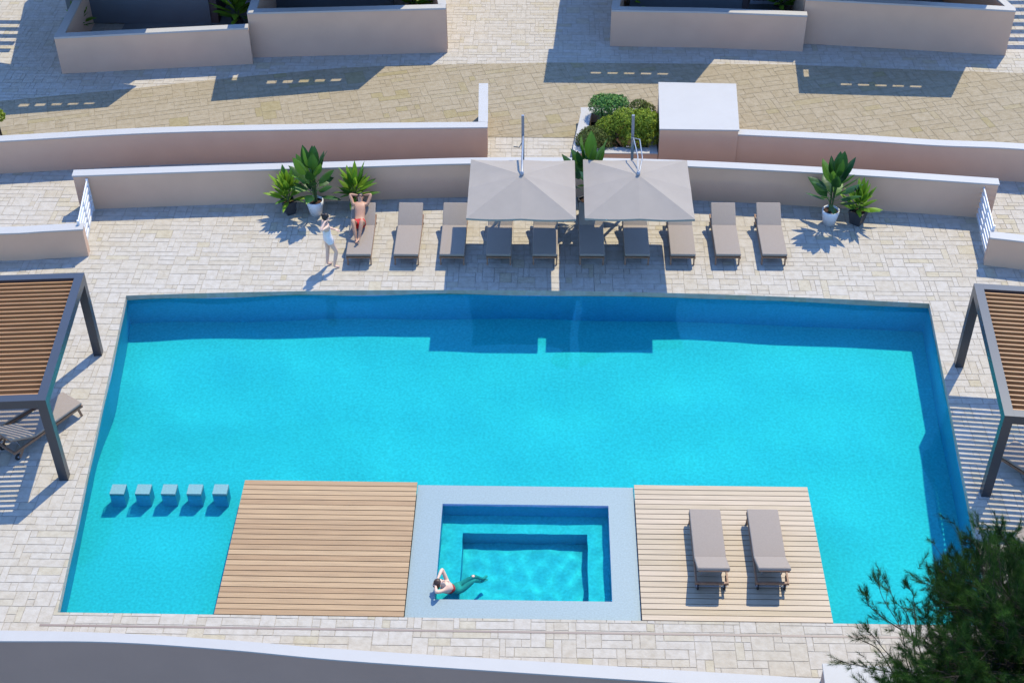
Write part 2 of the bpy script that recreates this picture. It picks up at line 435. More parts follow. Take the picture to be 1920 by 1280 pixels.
# ------------------------------------------------------------------ spa in the middle
SX0, SX1, SY0, SY1 = -2.68, 2.09, 18.41, 22.18
IX0, IX1, IY0, IY1 = -2.10, 1.52, 18.94, 21.62
ZR = -.075
spa = thing('spa', 'pale blue mosaic hot tub set into the front of the pool', 'hot tub', ((SX0 + SX1) / 2, SY0, 0))
def off(o, root):   # keep world coordinates for a mesh under a placed thing
    for v_ in o.data.vertices: v_.co -= root.location
    return o
b = MB()
for x0, x1, y0, y1 in ((SX0, SX1, SY0, IY0), (SX0, SX1, IY1, SY1), (SX0, IX0, IY0, IY1), (IX1, SX1, IY0, IY1)):
    b.box((x0, y0, DEPTH), (x1, y1, ZR))
o = off(b.build('rim', M['palemosaic'], spa), spa); RECEIVE.append(o)
b = MB(); BZ, FZ = -.60, -1.10; bw = .42
jx0, jx1, jy0, jy1 = IX0 + .46, IX1 - .46, IY0 + .12, IY1 - .52
b.box((IX0 + .002, IY0 + .002, FZ - .3), (jx0, IY1 - .002, BZ)); b.box((jx1, IY0 + .002, FZ - .3), (IX1 - .002, IY1 - .002, BZ))
b.box((jx0, jy1, FZ - .3), (jx1, IY1 - .002, BZ)); b.box((jx0, IY0 + .002, FZ - .3), (jx1, jy0, BZ))
o = off(b.build('bench', M['tile'], spa), spa); RECEIVE.append(o)
b = MB(); b.box((jx0, jy0, FZ - .3), (jx1, jy1, FZ))
o = off(b.build('tub_floor', M['tile'], spa), spa); RECEIVE.append(o)
U, V = np.meshgrid(np.linspace(IX0 - .006, IX1 + .006, 120), np.linspace(IY0 - .006, IY1 + .006, 90))
water_sheet('spa_water', U, V, 9, [(6, 4, 7, .03), (8, 10, 18, .045)], z=-.14)

# decks
def deck(x0, x1, y0, y1, label, m, seed):
    t = thing('wooden_deck', label, 'deck', ((x0 + x1) / 2, y0, 0), group='timber decks over the pool')
    r = random.Random(seed); b = MB(); n = 26; p = (y1 - y0) / n
    for j in range(n):
        b.t = r.random()
        b.box((x0, y0 + j * p + .009, -.03), (x1, y0 + (j + 1) * p - .009, r.uniform(-.002, .002)))
    off(b.build('board_surface', m, t, tone='tone'), t)
    b = MB(); b.box((x0 + .02, y0 + .004, -.14), (x1 - .02, y1 - .02, -.045)); off(b.build('joist', M['gap'], t), t)
    b = MB(); b.box((x0 + .03, y0 + .004, DEPTH), (x1 - .03, y1 - .03, -.14))
    o = off(b.build('plinth', M['tile'], t), t); RECEIVE.append(o)
    return t
deck(-6.52, -2.69, 18.41, 22.2, 'empty golden brown wooden deck left of the hot tub', M['wood'], 1)
deck(2.10, 5.91, 18.41, 22.2, 'pale wooden deck right of the hot tub carrying two loungers', M['wood2'], 2)

# submerged stools
for i in range(5):
    sp = at((221.5, 269, 317.4, 365.5, 413.5)[i], 917, -.12)
    b = MB(); b.box((-.155, -.145, DEPTH), (.155, .145, -.185))
    o = b.build('pool_stool', M['tile']); o.location = (sp.x, sp.y, 0)
    b = MB(); b.box((-.158, -.148, -.1845), (.158, .148, -.11)); st_ = b.build('seat', M['stooltop'], o); RECEIVE.append(st_)
    lab = ['mosaic cube stool under water, leftmost of five, nearest the pool side', 'mosaic cube stool under water, second from the left of five',
           'mosaic cube stool under water, middle one of five', 'mosaic cube stool under water, second from the wooden deck',
           'mosaic cube stool under water, nearest the left wooden deck'][i]
    tag(o, lab, 'stool', 'square stools under the pool water'); RECEIVE.append(o)

# drain slot
b = MB(); d0 = at(75, 1169)
b.box((d0.x, 18.045, .001), (12, 18.095, .006))
tag(b.build('drain_channel', M['bronze']), 'long narrow brown drain slot in the paving along the near pool edge', 'drain')

# ------------------------------------------------------------------ walls
def resample(pts, n=6):
    """smooth curve through points (Catmull-Rom)"""
    P = [Vector(p) for p in pts]
    if len(P) < 3: return P
    out = []
    for i in range(len(P) - 1):
        p0 = P[i - 1] if i else P[0] * 2 - P[1]; p1, p2 = P[i], P[i + 1]; p3 = P[i + 2] if i + 2 < len(P) else P[-1] * 2 - P[-2]
        for k in range(n):
            t = k / n
            out.append(.5 * ((2 * p1) + (p2 - p0) * t + (2 * p0 - 5 * p1 + 4 * p2 - p3) * t * t + (3 * p1 - p0 - 3 * p2 + p3) * t ** 3))
    out.append(P[-1]); return out
def wall(label, line, heights, thick=.26, z0=-.3, cap_over=.02, cap_h=.045, m='plaster', smooth=6, name='garden_wall', capm='cap', group=None, ends=None, parent=None):
    """line: front face base points; heights: top at the same points. Body thickness goes backwards (+y side, left of travel)"""
    L3 = resample([(p[0], p[1], h) for p, h in zip(line, heights)], smooth) if smooth > 1 else [Vector((p[0], p[1], h)) for p, h in zip(line, heights)]
    def offset(d, ext=0.0):
        out = []
        for i, p in enumerate(L3):
            a = L3[max(i - 1, 0)]; c = L3[min(i + 1, len(L3) - 1)]
            t = Vector((c.x - a.x, c.y - a.y)).normalized(); n = Vector((-t.y, t.x))
            q = Vector((p.x, p.y)) + n * d
            if i == 0: q -= t * ext
            if i == len(L3) - 1: q += t * ext
            out.append(q)
        return out
    def strip(d0, d1, zb, zt, ext, mm, nm, par):
        A, B = offset(d0, ext), offset(d1, ext); n = len(L3); vs = []
        for i in range(n):
            b_, t_ = zb(i), zt(i)
            vs += [(A[i].x, A[i].y, b_), (A[i].x, A[i].y, t_), (B[i].x, B[i].y, t_), (B[i].x, B[i].y, b_)]
        fs = []
        for i in range(n - 1):
            for k in range(4):
                fs.append((i * 4 + k, i * 4 + (k + 1) % 4, (i + 1) * 4 + (k + 1) % 4, (i + 1) * 4 + k))
        fs += [(0, 3, 2, 1), (n * 4 - 4, n * 4 - 3, n * 4 - 2, n * 4 - 1)]
        b = MB(); b.add(vs, fs); return b.build(nm, M[mm], par)
    body = strip(0, thick, lambda i: z0, lambda i: L3[i].z - cap_h, 0, m, name if parent is None else 'wall', parent)
    strip(-cap_over, thick + cap_over, lambda i: L3[i].z - cap_h + .001, lambda i: L3[i].z, cap_over, capm, 'cap', body if parent is None else parent)
    if parent is None: tag(body, label, 'wall', group)
    return body
g = lambda x, y, z=0.0: at(x, y, z)
def by_top(px, h): return [g(x, y, h) for x, y in px]

# wall along the back of the pool terrace
HA = 1.13
wall('long low pink plaster wall with white coping right behind the row of loungers',
     by_top(((136, 329), (400, 320), (640, 313), (880, 306), (1085, 306), (1290, 311), (1600, 327), (1873, 345)), HA), [HA] * 8)
# second wall behind it: left part with its return
HB = 1.1
LB = by_top(((-320, 281), (0, 264), (300, 248), (640, 241), (913, 238)), HB)
wB = wall('second pink wall behind the left loungers, its white coping turning back at the path', LB, [HB] * 5)
b = MB(); e0 = g(913, 238, HB); e1 = g(914, 157, HB)
def quad_wall(px, z0, z1): pass
ret_in = .24
b.prism([(e0.x - ret_in, e0.y + .27), (e0.x, e0.y + .27), (e1.x, e1.y), (e1.x - ret_in, e1.y)], -.3, HB - .045)
b.build('return_wall', M['plaster'], wB)
b = MB(); b.prism([(e0.x - ret_in - .02, e0.y + .285), (e0.x + .02, e0.y + .285), (e1.x + .02, e1.y + .02), (e1.x - ret_in - .02, e1.y + .02)], HB - .043, HB - .001)
b.build('return_cap', M['cap'], wB)
# second wall, right part
LR = by_top(((1372, 251), (1600, 262), (1760, 272), (1920, 279), (2250, 305)), HB)
wall('second pink wall with white coping running right from the white block', LR, [HB] * 5)
# big white topped block
ZK = 1.27
b = MB(); K = [g(1238, 241, ZK), g(1385, 243, ZK), g(1379, 158, ZK), g(1236, 155, ZK)]
b.prism([(p.x, p.y) for p in K], -.3, ZK - .05)
blk = b.build('masonry_block', M['plaster']); tag(blk, 'square block with flat bright white top beside the shrubs', 'block')
b = MB(); c = sum(K, Vector()) / 4
b.prism([(c.x + (p.x - c.x) * 1.02, c.y + (p.y - c.y) * 1.02) for p in K], ZK - .049, ZK); b.build('cap', M['cap'], blk)
# planter with shrubs
PZ = .45
pl0 = [g(1076, 286, PZ), g(1236, 290, PZ), g(1236, 204, PZ), g(1090, 202, PZ)]
planter = thing('planter', 'raised plaster planter with white rim holding rounded shrubs', 'planter', (2.2, 35.2, 0))
x0, x1, y0, y1 = pl0[0].x, 3.33, pl0[0].y, pl0[3].y
b = MB(); t_ = .3
xa = pl0[3].x
for q in ([(x0, y0), (x1, y0), (x1, y0 + t_), (x0, y0 + t_)], [(x0, y0 + t_), (x0 + t_, y0 + t_), (xa + t_, y1 - t_), (xa, y1 - t_)],
          [(x1 - .22, y0 + t_), (x1, y0 + t_), (x1, y1 - t_), (x1 - .22, y1 - t_)], [(xa, y1 - t_), (x1, y1 - t_), (x1, y1), (xa, y1)]):
    b.prism(q, -.2, PZ - .04)
off(b.build('box', M['plaster'], planter), planter)
b = MB()
for q in ([(x0 - .02, y0 - .02), (x1, y0 - .02), (x1, y0 + t_), (x0 - .02, y0 + t_)], [(x0 - .02, y0 + t_), (x0 + t_, y0 + t_), (xa + t_, y1 - t_), (xa - .02, y1 - t_)],
          [(x1 - .23, y0 + t_), (x1, y0 + t_), (x1, y1 - t_), (x1 - .23, y1 - t_)], [(xa - .02, y1 - t_), (x1, y1 - t_), (x1, y1 + .02), (xa - .02, y1 + .02)]):
    b.prism(q, PZ - .039, PZ)
off(b.build('rim', M['cap'], planter), planter)
b = MB(); b.prism([(x0 + .1, y0 + .1), (x1 - .1, y0 + .1), (x1 - .1, y1 - .1), (xa + .1, y1 - .1)], -.1, .12)
off(b.build('soil', M['soil'], planter), planter)

# low stub walls at both sides
HL = .9
wall('low pink wall stub with white coping at the far left, ending at the white gate', by_top(((-260, 440), (0, 437), (80, 433), (154, 429)), HL), [HL] * 4)
wall('low pink wall stub with white coping at the far right, ending at the white gate', by_top(((1858, 445), (1920, 452), (2150, 480)), HL), [HL] * 3)

# gates of white boards
def gate(p, q, h, label):
    p, q = Vector((p.x, p.y, 0)), Vector((q.x, q.y, 0)); c = p.copy()
    t = thing('slatted_gate', label, 'gate', c, group='white slatted gates at the terrace sides')
    d = (q - p); L_ = d.length; d.normalize()
    for s in (.03, L_ - .03):
        b = MB(); b.beam(d * s, d * s + Vector((0, 0, h + .03)), .06, .06, d); b.build('post', M['white'], t)
    b = MB(); b.beam(d * (L_ / 2) + Vector((0, 0, .05)), d * (L_ / 2) + Vector((0, 0, h - .02)), .05, .04, d); b.build('post', M['white'], t)
    n = 6
    for k in range(n):
        z = .10 + (h - .14) * k / (n - 1)
        b = MB(); b.beam(d * .061 + Vector((0, 0, z)), d * (L_ - .061) + Vector((0, 0, z)), .03, .085); b.build('board', M['white'], t)
    return t
gate(g(176, 393), g(160, 474), 1.0, 'white slatted gate between the long wall and the left stub wall')
gate(g(1830, 404), g(1849, 484), 1.0, 'white slatted gate between the long wall and the right stub wall')

# ------------------------------------------------------------------ parapet in front
PH = .45
par = [Vector((p.x, p.y, PH)) for p in BW]
pts = resample([(p.x, p.y, PH) for p in par], 5)
fr = [at(*p, PH) for p in ((-400, 1200), (0, 1201), (213, 1203), (427, 1217), (640, 1237), (960, 1259), (1280, 1280), (1530, 1296), (1920, 1321), (2400, 1356))]
fr = resample([(p.x, p.y, PH) for p in fr], 5)
b = MB(); n = len(pts); vs = []
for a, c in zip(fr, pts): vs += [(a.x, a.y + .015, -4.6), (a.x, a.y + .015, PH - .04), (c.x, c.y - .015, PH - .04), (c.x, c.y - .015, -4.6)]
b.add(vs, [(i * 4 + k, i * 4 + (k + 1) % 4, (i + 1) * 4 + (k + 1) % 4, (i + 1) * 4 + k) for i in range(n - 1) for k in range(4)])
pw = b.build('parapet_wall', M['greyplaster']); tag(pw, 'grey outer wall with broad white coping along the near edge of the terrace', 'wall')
b = MB(); vs = []
for a, c in zip(fr, pts): vs += [(a.x, a.y, PH - .039), (a.x, a.y, PH), (c.x, c.y, PH), (c.x, c.y, PH - .039)]
b.add(vs, [(i * 4 + k, i * 4 + (k + 1) % 4, (i + 1) * 4 + (k + 1) % 4, (i + 1) * 4 + k) for i in range(n - 1) for k in range(4)])
b.build('cap', M['cap'], pw)
# raised pier at the bottom right
q = [at(1545, 1244, .95), at(1900, 1262, .95)]
b = MB(); dx = (q[1] - q[0]).normalized(); nn = Vector((-dx.y, dx.x, 0)) * -1
P4 = [q[0], q[0] + nn * .62, q[0] + nn * .62 + dx * 3.6, q[0] + dx * 3.6]
b.prism([(p.x, p.y) for p in P4], -4.6, .90)
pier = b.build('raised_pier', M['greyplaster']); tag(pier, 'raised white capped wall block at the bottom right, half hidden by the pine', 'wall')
b = MB(); cc = sum(P4, Vector()) / 4
b.prism([(cc.x + (p.x - cc.x) * 1.015, cc.y + (p.y - cc.y) * 1.04) for p in P4], .901, .95); b.build('cap', M['cap'], pier)

# ------------------------------------------------------------------ buildings at the back
SLZ = 3.4
def terrace_house(label, low_px, low_h, high_px, high_h, left_back, right_back, fac_y, xr0, xr1, slabs, plants=()):
    """front terrace walls, facade, canopy slabs"""
    lowf = by_top(low_px, low_h); highf = by_top(high_px, high_h)
    first = (lowf if low_px[0][0] < high_px[0][0] else highf)[0]
    root = thing('terrace_house', label, 'building', (first.x, first.y, 0))
    def P(o): return off(o, root)
    for ln, h in ((lowf, low_h), (highf, high_h)):
        b = MB(); c = MB()
        for p, q_ in zip(ln[:-1], ln[1:]):
            d = (q_ - p); d.z = 0; d.normalize(); nv = Vector((-d.y, d.x, 0)) * .26
            b.prism([(p.x, p.y), (q_.x, q_.y), (q_.x + nv.x, q_.y + nv.y), (p.x + nv.x, p.y + nv.y)], -.4, h - .06)
            o_ = Vector((d.y, -d.x, 0)) * .015
            c.prism([(p.x + o_.x, p.y + o_.y), (q_.x + o_.x, q_.y + o_.y), (q_.x + nv.x, q_.y + nv.y), (p.x + nv.x, p.y + nv.y)], h - .059, h)
        P(b.build('terrace_wall', M['plaster'], root)); P(c.build('cap', M['cap'], root))
    # side walls running back
    for pt, bk, h, sgn in ((first, left_back[0], left_back[1], 1), ((highf if low_px[0][0] < high_px[0][0] else highf)[-1], right_back[0], right_back[1], -1)):
        e = at(*bk, h) if not isinstance(bk, Vector) else bk
        b = MB(); c = MB(); w_ = .26 * sgn
        s = Vector((pt.x, pt.y + .262, 0)); d = Vector((e.x - pt.x, e.y - pt.y, 0)).normalized(); e2 = s + d * 9
        qd = [(s.x, s.y), (s.x + w_, s.y), (e2.x + w_, e2.y), (e2.x, e2.y)]
        if sgn < 0: qd = qd[::-1]
        b.prism(qd, -.4, h - .06); c.prism(qd, h - .059, h - .001)
        P(b.build('side_wall', M['plaster'], root)); P(c.build('cap', M['cap'], root))
    # divider at the step
    dv = (highf[0] if low_px[0][0] < high_px[0][0] else highf[-1])
    b = MB(); b.prism([(dv.x + .001, dv.y + .262), (dv.x + .25, dv.y + .262), (dv.x + .25, dv.y + 4.5), (dv.x + .001, dv.y + 4.5)], -.4, high_h - .06)
    P(b.build('divider_wall', M['plaster'], root))
    b = MB(); b.prism([(dv.x - .01, dv.y + .262), (dv.x + .26, dv.y + .262), (dv.x + .26, dv.y + 4.5), (dv.x - .01, dv.y + 4.5)], high_h - .059, high_h - .002)
    P(b.build('cap', M['cap'], root))
    # floor, facade
    yb = fac_y
    b = MB(); b.prism([(xr0 + .2, yb - 3.6 if xr0 > 0 else yb - 4.2), (xr1 - .2, yb - 2.6), (xr1 - .2, yb + 3), (xr0 + .2, yb + 3)], .0, .03)
    return root, yb
def slabs(root, specs):
    """overhead concrete canopies with a row of slots; specs: front-left, front-right, depth-left, depth-right (metres), slots, v0, v1"""
    for fl_, fr_, bl_, br_, slots, v0, v1, extra in specs:
        us = sorted({0, 1} | {a for s in slots for a in s} | ({a for a in extra[:2]} if extra else set()))
        vs_ = sorted({0, v0, v1, 1} | ({a for a in extra[2:]} if extra else set()))
        def pt(u_, v_): return fl_ * (1 - u_) * (1 - v_) + fr_ * u_ * (1 - v_) + bl_ * (1 - u_) * v_ + br_ * u_ * v_
        b = MB()
        for i in range(len(us) - 1):
            for j in range(len(vs_) - 1):
                um, vm = (us[i] + us[i + 1]) / 2, (vs_[j] + vs_[j + 1]) / 2
                if any(a < um < c_ for a, c_ in slots) and v0 < vm < v1: continue
                if extra and extra[0] < um < extra[1] and extra[2] < vm < extra[3]: continue
                q_ = [pt(us[i], vs_[j]), pt(us[i + 1], vs_[j]), pt(us[i + 1], vs_[j + 1]), pt(us[i], vs_[j + 1])]
                b.prism([(p.x, p.y) for p in q_], SLZ, SLZ + .08)
        off(b.build('canopy_slab', M['cap'], root), root)
def up(x, y):   # the point of the slab's underside whose shadow falls on this ground pixel
    p = at(x, y, 0); return Vector((p.x + SUN.x * SLZ, p.y + SUN.y * SLZ, 0))
def back_of(p, y): return Vector((p.x + (y - p.y) * .02, y, 0))

rootL, _ = terrace_house('terraced villa at the top left with stepped pink terrace walls and white copings',
    ((101, 70), (465, 52)), 1.30, ((463, 24), (836, 15)), 1.60, ((137, 0), 1.299), ((832, -3), 1.60), 43.65, -15.4, -3.0, None)
rootR, _ = terrace_house('terraced villa at the top right with stepped pink terrace walls and white copings',
    ((1147, 19), (1330, 22), (1514, 29)), 1.30, ((1511, -2), (1700, 8), (1905, 20)), 1.60, ((1152, -3), 1.299), ((1880, -2), 1.60), 43.7, 2.2, 15.4, None)
def facade(root, x0, x1, y, ypatio):
    def P(o): return off(o, root)
    b = MB(); b.prism([(x0, ypatio[0]), (x1, ypatio[1]), (x1, 50), (x0, 50)], .02, .05); P(b.build('terrace_floor', M['terracefloor'], root))
    b = MB(); b.prism([(x0, 50), (x1, 50), (x1, 50.3), (x0, 50.3)], .0, SLZ - .1); P(b.build('back_wall', M['plaster'], root))
facade(rootL, -14.2, -3.5, 43.6, (41.2, 42.9)); facade(rootR, 2.8, 14.3, 43.6, (43.0, 42.6))
def boxpart(root, nm, m, a, c):
    b = MB(); b.box(a, c); return off(b.build(nm, M[m], root), root)
# dark panels and doors behind the low terrace parts
p0, p1 = at(128, 50, .05), at(396, 47, .05)
boxpart(rootL, 'facade_panel', 'slate', (p0.x, 43.7, .05), (p1.x, 44.0, SLZ - .1))
boxpart(rootL, 'door_jamb', 'brown', (p1.x + .002, 43.75, .05), (p1.x + .25, 45.6, SLZ - .1))
def door(root, x, y):
    b = MB()
    for a, c in (((x, y, .05), (x + .09, y + .1, 2.3)), ((x + .95, y, .05), (x + 1.04, y + .1, 2.3)), ((x + .09, y, .05), (x + .95, y + .1, .17)), ((x + .09, y, 2.2), (x + .95, y + .1, 2.3))): b.box(a, c)
    d = off(b.build('door', M['whiteframe'], root), root)
    b = MB(); b.box((x + .09, y + .03, .17), (x + .95, y + .05, 2.2)); off(b.build('pane', M['glass'], d), root)
door(rootL, p1.x + .3, 45.2); door(rootL, p1.x + 1.36, 45.2)
q0, q1 = at(495, 8, .05), at(770, 5, .05)
boxpart(rootL, 'facade_panel', 'slate', (-9.3, 45.0, .05), (-5.2, 45.3, SLZ - .1))
boxpart(rootR, 'facade_panel', 'slate', (2.9, 44.4, .05), (6.7, 44.7, SLZ - .1))
boxpart(rootR, 'door_jamb', 'brown', (6.71, 44.4, .05), (6.9, 46, SLZ - .1))
boxpart(rootR, 'facade_panel', 'slate', (8.9, 44.2, .05), (12.9, 44.5, SLZ - .1))
door(rootR, 7.1, 45.4)

# canopies: their shadows fall on the road
def fr_pair(a, c): return up(*a), up(*c)
A0, A1 = fr_pair((-160, 229), (203, 201)); A2 = up(252, 165)
s1 = (A0, A1, A0 + Vector((0, 4.2, 0)), A2 + (A2 - A1) * .1 + Vector((0, 0, 0)), [(.50 + .086 * k, .555 + .086 * k) for k in range(5)], .16, .235, None)
B0, B1 = fr_pair((397, 190), (673, 168)); B2, B3 = up(409, 132), up(725, 124)
B2b = B0 + (B2 - B0) * 3.2; B3b = B1 + (B3 - B1) * 2.6
s2 = (B0, B1, B2b, B3b, [(.33 + .103 * k, .395 + .103 * k) for k in range(5)], .15, .19, (.10, .135, .2, .36))
slabs(rootL, [s1, s2])
C0, C1 = fr_pair((1020, 155), (1301, 158)); C2, C3 = up(1030, 92), up(1334, 118)
s3 = (C0, C1, C0 + (C2 - C0) * 1.0, C1 + (C3 - C1) * 1.45, [(.29 + .107 * k, .358 + .107 * k) for k in range(5)], .27, .335, None)
D0, D1 = fr_pair((1499, 175), (1784, 183)); D2, D3 = up(1493, 126), up(1806, 137)
s4 = (D0, D1, D0 + (D2 - D0) * 2.2, D1 + (D3 - D1) * 2.2, [(.27 + .11 * k, .343 + .11 * k) for k in range(5)], .155, .195, (.04, .075, .28, .42))
slabs(rootR, [s3, s4])
# deeper parts of the upper floors that keep the terraces shaded
def upper(root, pts, z0=SLZ + .12, z1=SLZ + .5):
    b = MB(); b.prism([(p.x, p.y) for p in pts], z0, z1); off(b.build('upper_floor', M['cap'], root), root)
upper(rootL, [up(32, 105), up(253, 105), up(262, 150) + Vector((0, .0, 0)), up(405, 136), up(820, 95), Vector((-1.9, 54, 0)), Vector((-16.6, 54, 0)), up(60, 0)][0:0] or
      [up(30, 128), up(255, 150), up(285, 72), up(340, 68), up(410, 128), up(760, 75), Vector((-3.2, 54, 0)), Vector((-15.5, 54, 0)), up(58, 0)])
upper(rootR, [up(1045, 91), up(1320, 100), up(1500, 100), up(1690, 60), Vector((13.2, 54, 0)), Vector((2.4, 54, 0)), up(1057, 0)])
# slatted side canopies at the far left and right
def side_canopy(root, x0, x1, y0, y1, n, z):
    p = (y1 - y0) / n
    for k in range(n):
        b = MB(); b.box((x0, y0 + k * p, z), (x1, y0 + k * p + p * .5, z + .05)); off(b.build('canopy_slat', M['slat'], root), root)
a_, b_ = at(0, 98), at(8, 32)
side_canopy(rootL, a_.x - 3.5 + .31 * 2.6, a_.x + .3 + .31 * 2.6, a_.y + .55 * 2.6, b_.y + .55 * 2.6, 5, 2.6)
a_, b_ = at(1900, 92), at(1900, -5)
side_canopy(rootR, a_.x - .3 + .31 * 2.6, a_.x + 3.5 + .31 * 2.6, a_.y + .55 * 2.6, b_.y + .55 * 2.6, 7, 2.6)

# ------------------------------------------------------------------ pergolas
def pergola(label, outer_near, outer_far, sgn, H=2.4, width=4.2):
    """outer_near/far: the roof corners towards the pool; the roof runs away from the pool (sgn -1 left, +1 right)"""
    a = Vector((outer_near.x, outer_near.y, 0)); c = Vector((outer_far.x, outer_far.y, 0))
    t = thing('pergola', label, 'pergola', a, group='louvred pergolas at the pool sides')
    dy = (c - a); L_ = dy.length; dy.normalize(); dx = Vector((dy.y, -dy.x, 0)) * sgn      # away from the pool
    W = width; bw = .20; bh = .22
    P = lambda u_, v_, z: dy * v_ + dx * u_ + Vector((0, 0, z))
    zc = H - bh / 2
    for nm, p, q_ in (('beam', P(bw / 2, 0, zc), P(bw / 2, L_, zc)), ('beam', P(W - bw / 2, 0, zc), P(W - bw / 2, L_, zc)),
                      ('beam', P(bw + .001, bw / 2, zc), P(W - bw - .001, bw / 2, zc)), ('beam', P(bw + .001, L_ - bw / 2, zc), P(W - bw - .001, L_ - bw / 2, zc))):
        b = MB(); b.beam(p, q_, bw, bh); b.build(nm, M['beam'], t)
    for u_ in (bw / 2, W - bw / 2):
        for v_ in (bw / 2, L_ - bw / 2):
            b = MB(); b.beam(P(u_, v_, 0), P(u_, v_, H - bh - .001), bw, bw, dy); b.build('leg', M['beam'], t)
    b = MB(); n = 27; p = (L_ - 2 * bw) / n
    for k in range(n):
        v_ = bw + (k + .5) * p
        b.beam(P(bw + .01, v_, H - .105), P(W - bw - .01, v_, H - .105), .035, .115)
    b.build('louvre_roof', M['slat'], t)
    return t
pergola('pergola at the left of the pool, dark frame and brown louvres', g(85, 750, 2.4), g(158, 511, 2.4), -1)
pergola('pergola at the right of the pool, grey frame and brown louvres', g(1884, 779, 2.4), g(1826, 531, 2.4), 1)

# ------------------------------------------------------------------ loungers
def cushion(a, c, name, parent, mtx=None):
    b = MB(); b.box(a, c, mtx); return b.build(name, M['cushion'], parent, bevel=.028, seg=3)
LW = .335
HINGE, BANG = 1.36, R_(29)
def make_lounger():
    t = thing('sun_lounger', '', 'sun lounger')
    z = .27
    b = MB()
    for s in (-1, 1): b.beam((s * (LW - .02), .0, z), (s * (LW - .02), 1.98, z), .035, .06)
    for y in (.03, 1.36, 1.95): b.beam((-LW + .035, y, z), (LW - .035, y, z), .05, .04)
    for k in range(9): b.beam((-LW + .03, .12 + k * .14, z + .035), (LW - .03, .12 + k * .14, z + .035), .08, .014)
    b.build('frame', M['teak'], t)
    for s in (-1, 1):
        b = MB(); b.beam((s * (LW - .03), .12, .24), (s * (LW - .03), .07, .0), .05, .035, Vector((1, 0, 0))); b.build('leg', M['teak'], t)
        b = MB(); b.beam((s * (LW - .03), 1.72, .24), (s * (LW - .03), 1.86, .06), .05, .035, Vector((1, 0, 0))); b.build('leg', M['teak'], t)
        wb = MB(); x = s * (LW - .062)
        prof = [(.085, -.017), (.10, -.017), (.10, .017), (.085, .017)]
        Rm = Matrix.Translation((x, 1.87, .081)) @ Matrix.Rotation(R_(90), 4, 'Y')
        lm = MB(); lm.lathe([(.001, -.014), (.055, -.012), (.08, -.016), (.08, .016), (.055, .012), (.001, .014)], 18)
        lm.v = [tuple(Rm @ Vector(v)) for v in lm.v]
        wh = lm.build('wheel', M['rubber'], t)
        hb = MB(); hb.lathe([(.001, -.025), (.03, -.025), (.03, .025), (.001, .025)], 10); hb.v = [tuple(Rm @ Vector(v)) for v in hb.v]
        hb.build('hub', M['steel'], wh)
    b = MB(); b.tube([(-LW, 1.87, .081), (LW, 1.87, .081)], .012, 6); b.build('axle', M['steel'], t)
    ca, sa = math.cos(BANG), math.sin(BANG)
    bk = lambda x, l, o=0: Vector((x, HINGE + l * ca - o * sa, z + .04 + l * sa + o * ca))
    b = MB()
    for s in (-1, 1): b.beam(bk(s * (LW - .05), .0), bk(s * (LW - .05), .70), .03, .03)
    for l in (.1, .3, .5, .68): b.beam(bk(-LW + .05, l), bk(LW - .05, l), .06, .015, Vector((0, -sa, ca)))
    b.build('backrest_frame', M['teak'], t)
    for s in (-1, 1):
        b = MB(); b.beam(bk(s * .2, .5, -.02), (s * .2, 1.72, z), .018, .018); b.build('backrest_strut', M['steel'], t)
    cushion((-LW + .005, .0, z + .045), (LW - .005, HINGE - .008, z + .12), 'seat_cushion', t)
    Mx = Matrix.Translation(bk(0, 0, 0)) @ Matrix.Rotation(BANG, 4, 'X')
    cushion((-LW + .005, .008, .005), (LW - .005, .70, .08), 'backrest_cushion', t, Mx)
    return t
lounger0 = make_lounger(); first = [True]
def place_lounger(x, y, rz, label, group):
    o = lounger0 if first[0] else copy_tree(lounger0)
    first[0] = False
    o.location = (x, y, .0035); o.rotation_euler = (0, 0, rz); o['label'] = label; o['category'] = 'sun lounger'; o['group'] = group
    return o
row = ['sun lounger on which the man in red shorts lies', 'empty sunlit lounger right beside the man in red shorts',
       'lounger at the left edge of the left parasol, half its seat in shade', 'lounger under the left half of the left parasol',
       'lounger under the right half of the left parasol', 'lounger under the left half of the right parasol, beside the dark pot',
       'lounger under the right half of the right parasol', 'sunlit seat lounger at the right edge of the right parasol',
       'sunlit lounger second from the right end of the row', 'sunlit lounger at the right end of the row nearest the plants']
RX = []
for i, (lab, px) in enumerate(zip(row, (672, 761, 847, 935, 1022, 1110, 1195, 1281, 1366, 1453))):
    p = at(px, 480, .35); RX.append(p)
    place_lounger(p.x, p.y + .02, (.02 if i == 0 else rnd.uniform(-.006, .006)), lab, 'loungers in the row along the wall')
for px, lab in ((1331, 'left one of two loungers on the pale wooden deck'), (1440, 'right one of two loungers on the pale wooden deck')):
    p = at(px - (10 if px < 1400 else 11), 956, .35)
    place_lounger(p.x, p.y, math.pi, lab, 'loungers on the wooden deck')
# under the pergolas
def lounger_dir(foot, head, lab, grp):
    d = (Vector((head.x, head.y, 0)) - Vector((foot.x, foot.y, 0))); a = math.atan2(-d.x, d.y)
    place_lounger(foot.x, foot.y, a, lab, grp)
lounger_dir(at(136, 746, .35), at(20, 838, .2), 'lounger under the left pergola, its foot sticking out into the sun', 'loungers under the pergolas')
lounger_dir(at(62, 742, .35), at(-70, 830, .2), 'lounger under the left pergola nearest the left picture edge', 'loungers under the pergolas')
lounger_dir(at(1886, 838, .35), at(2015, 930, .2), 'lounger under the right pergola behind its near post', 'loungers under the pergolas')
lounger_dir(at(1916, 992, .35), at(2050, 1085, .2), 'lounger at the right picture edge just above the pine tree', 'loungers under the pergolas')

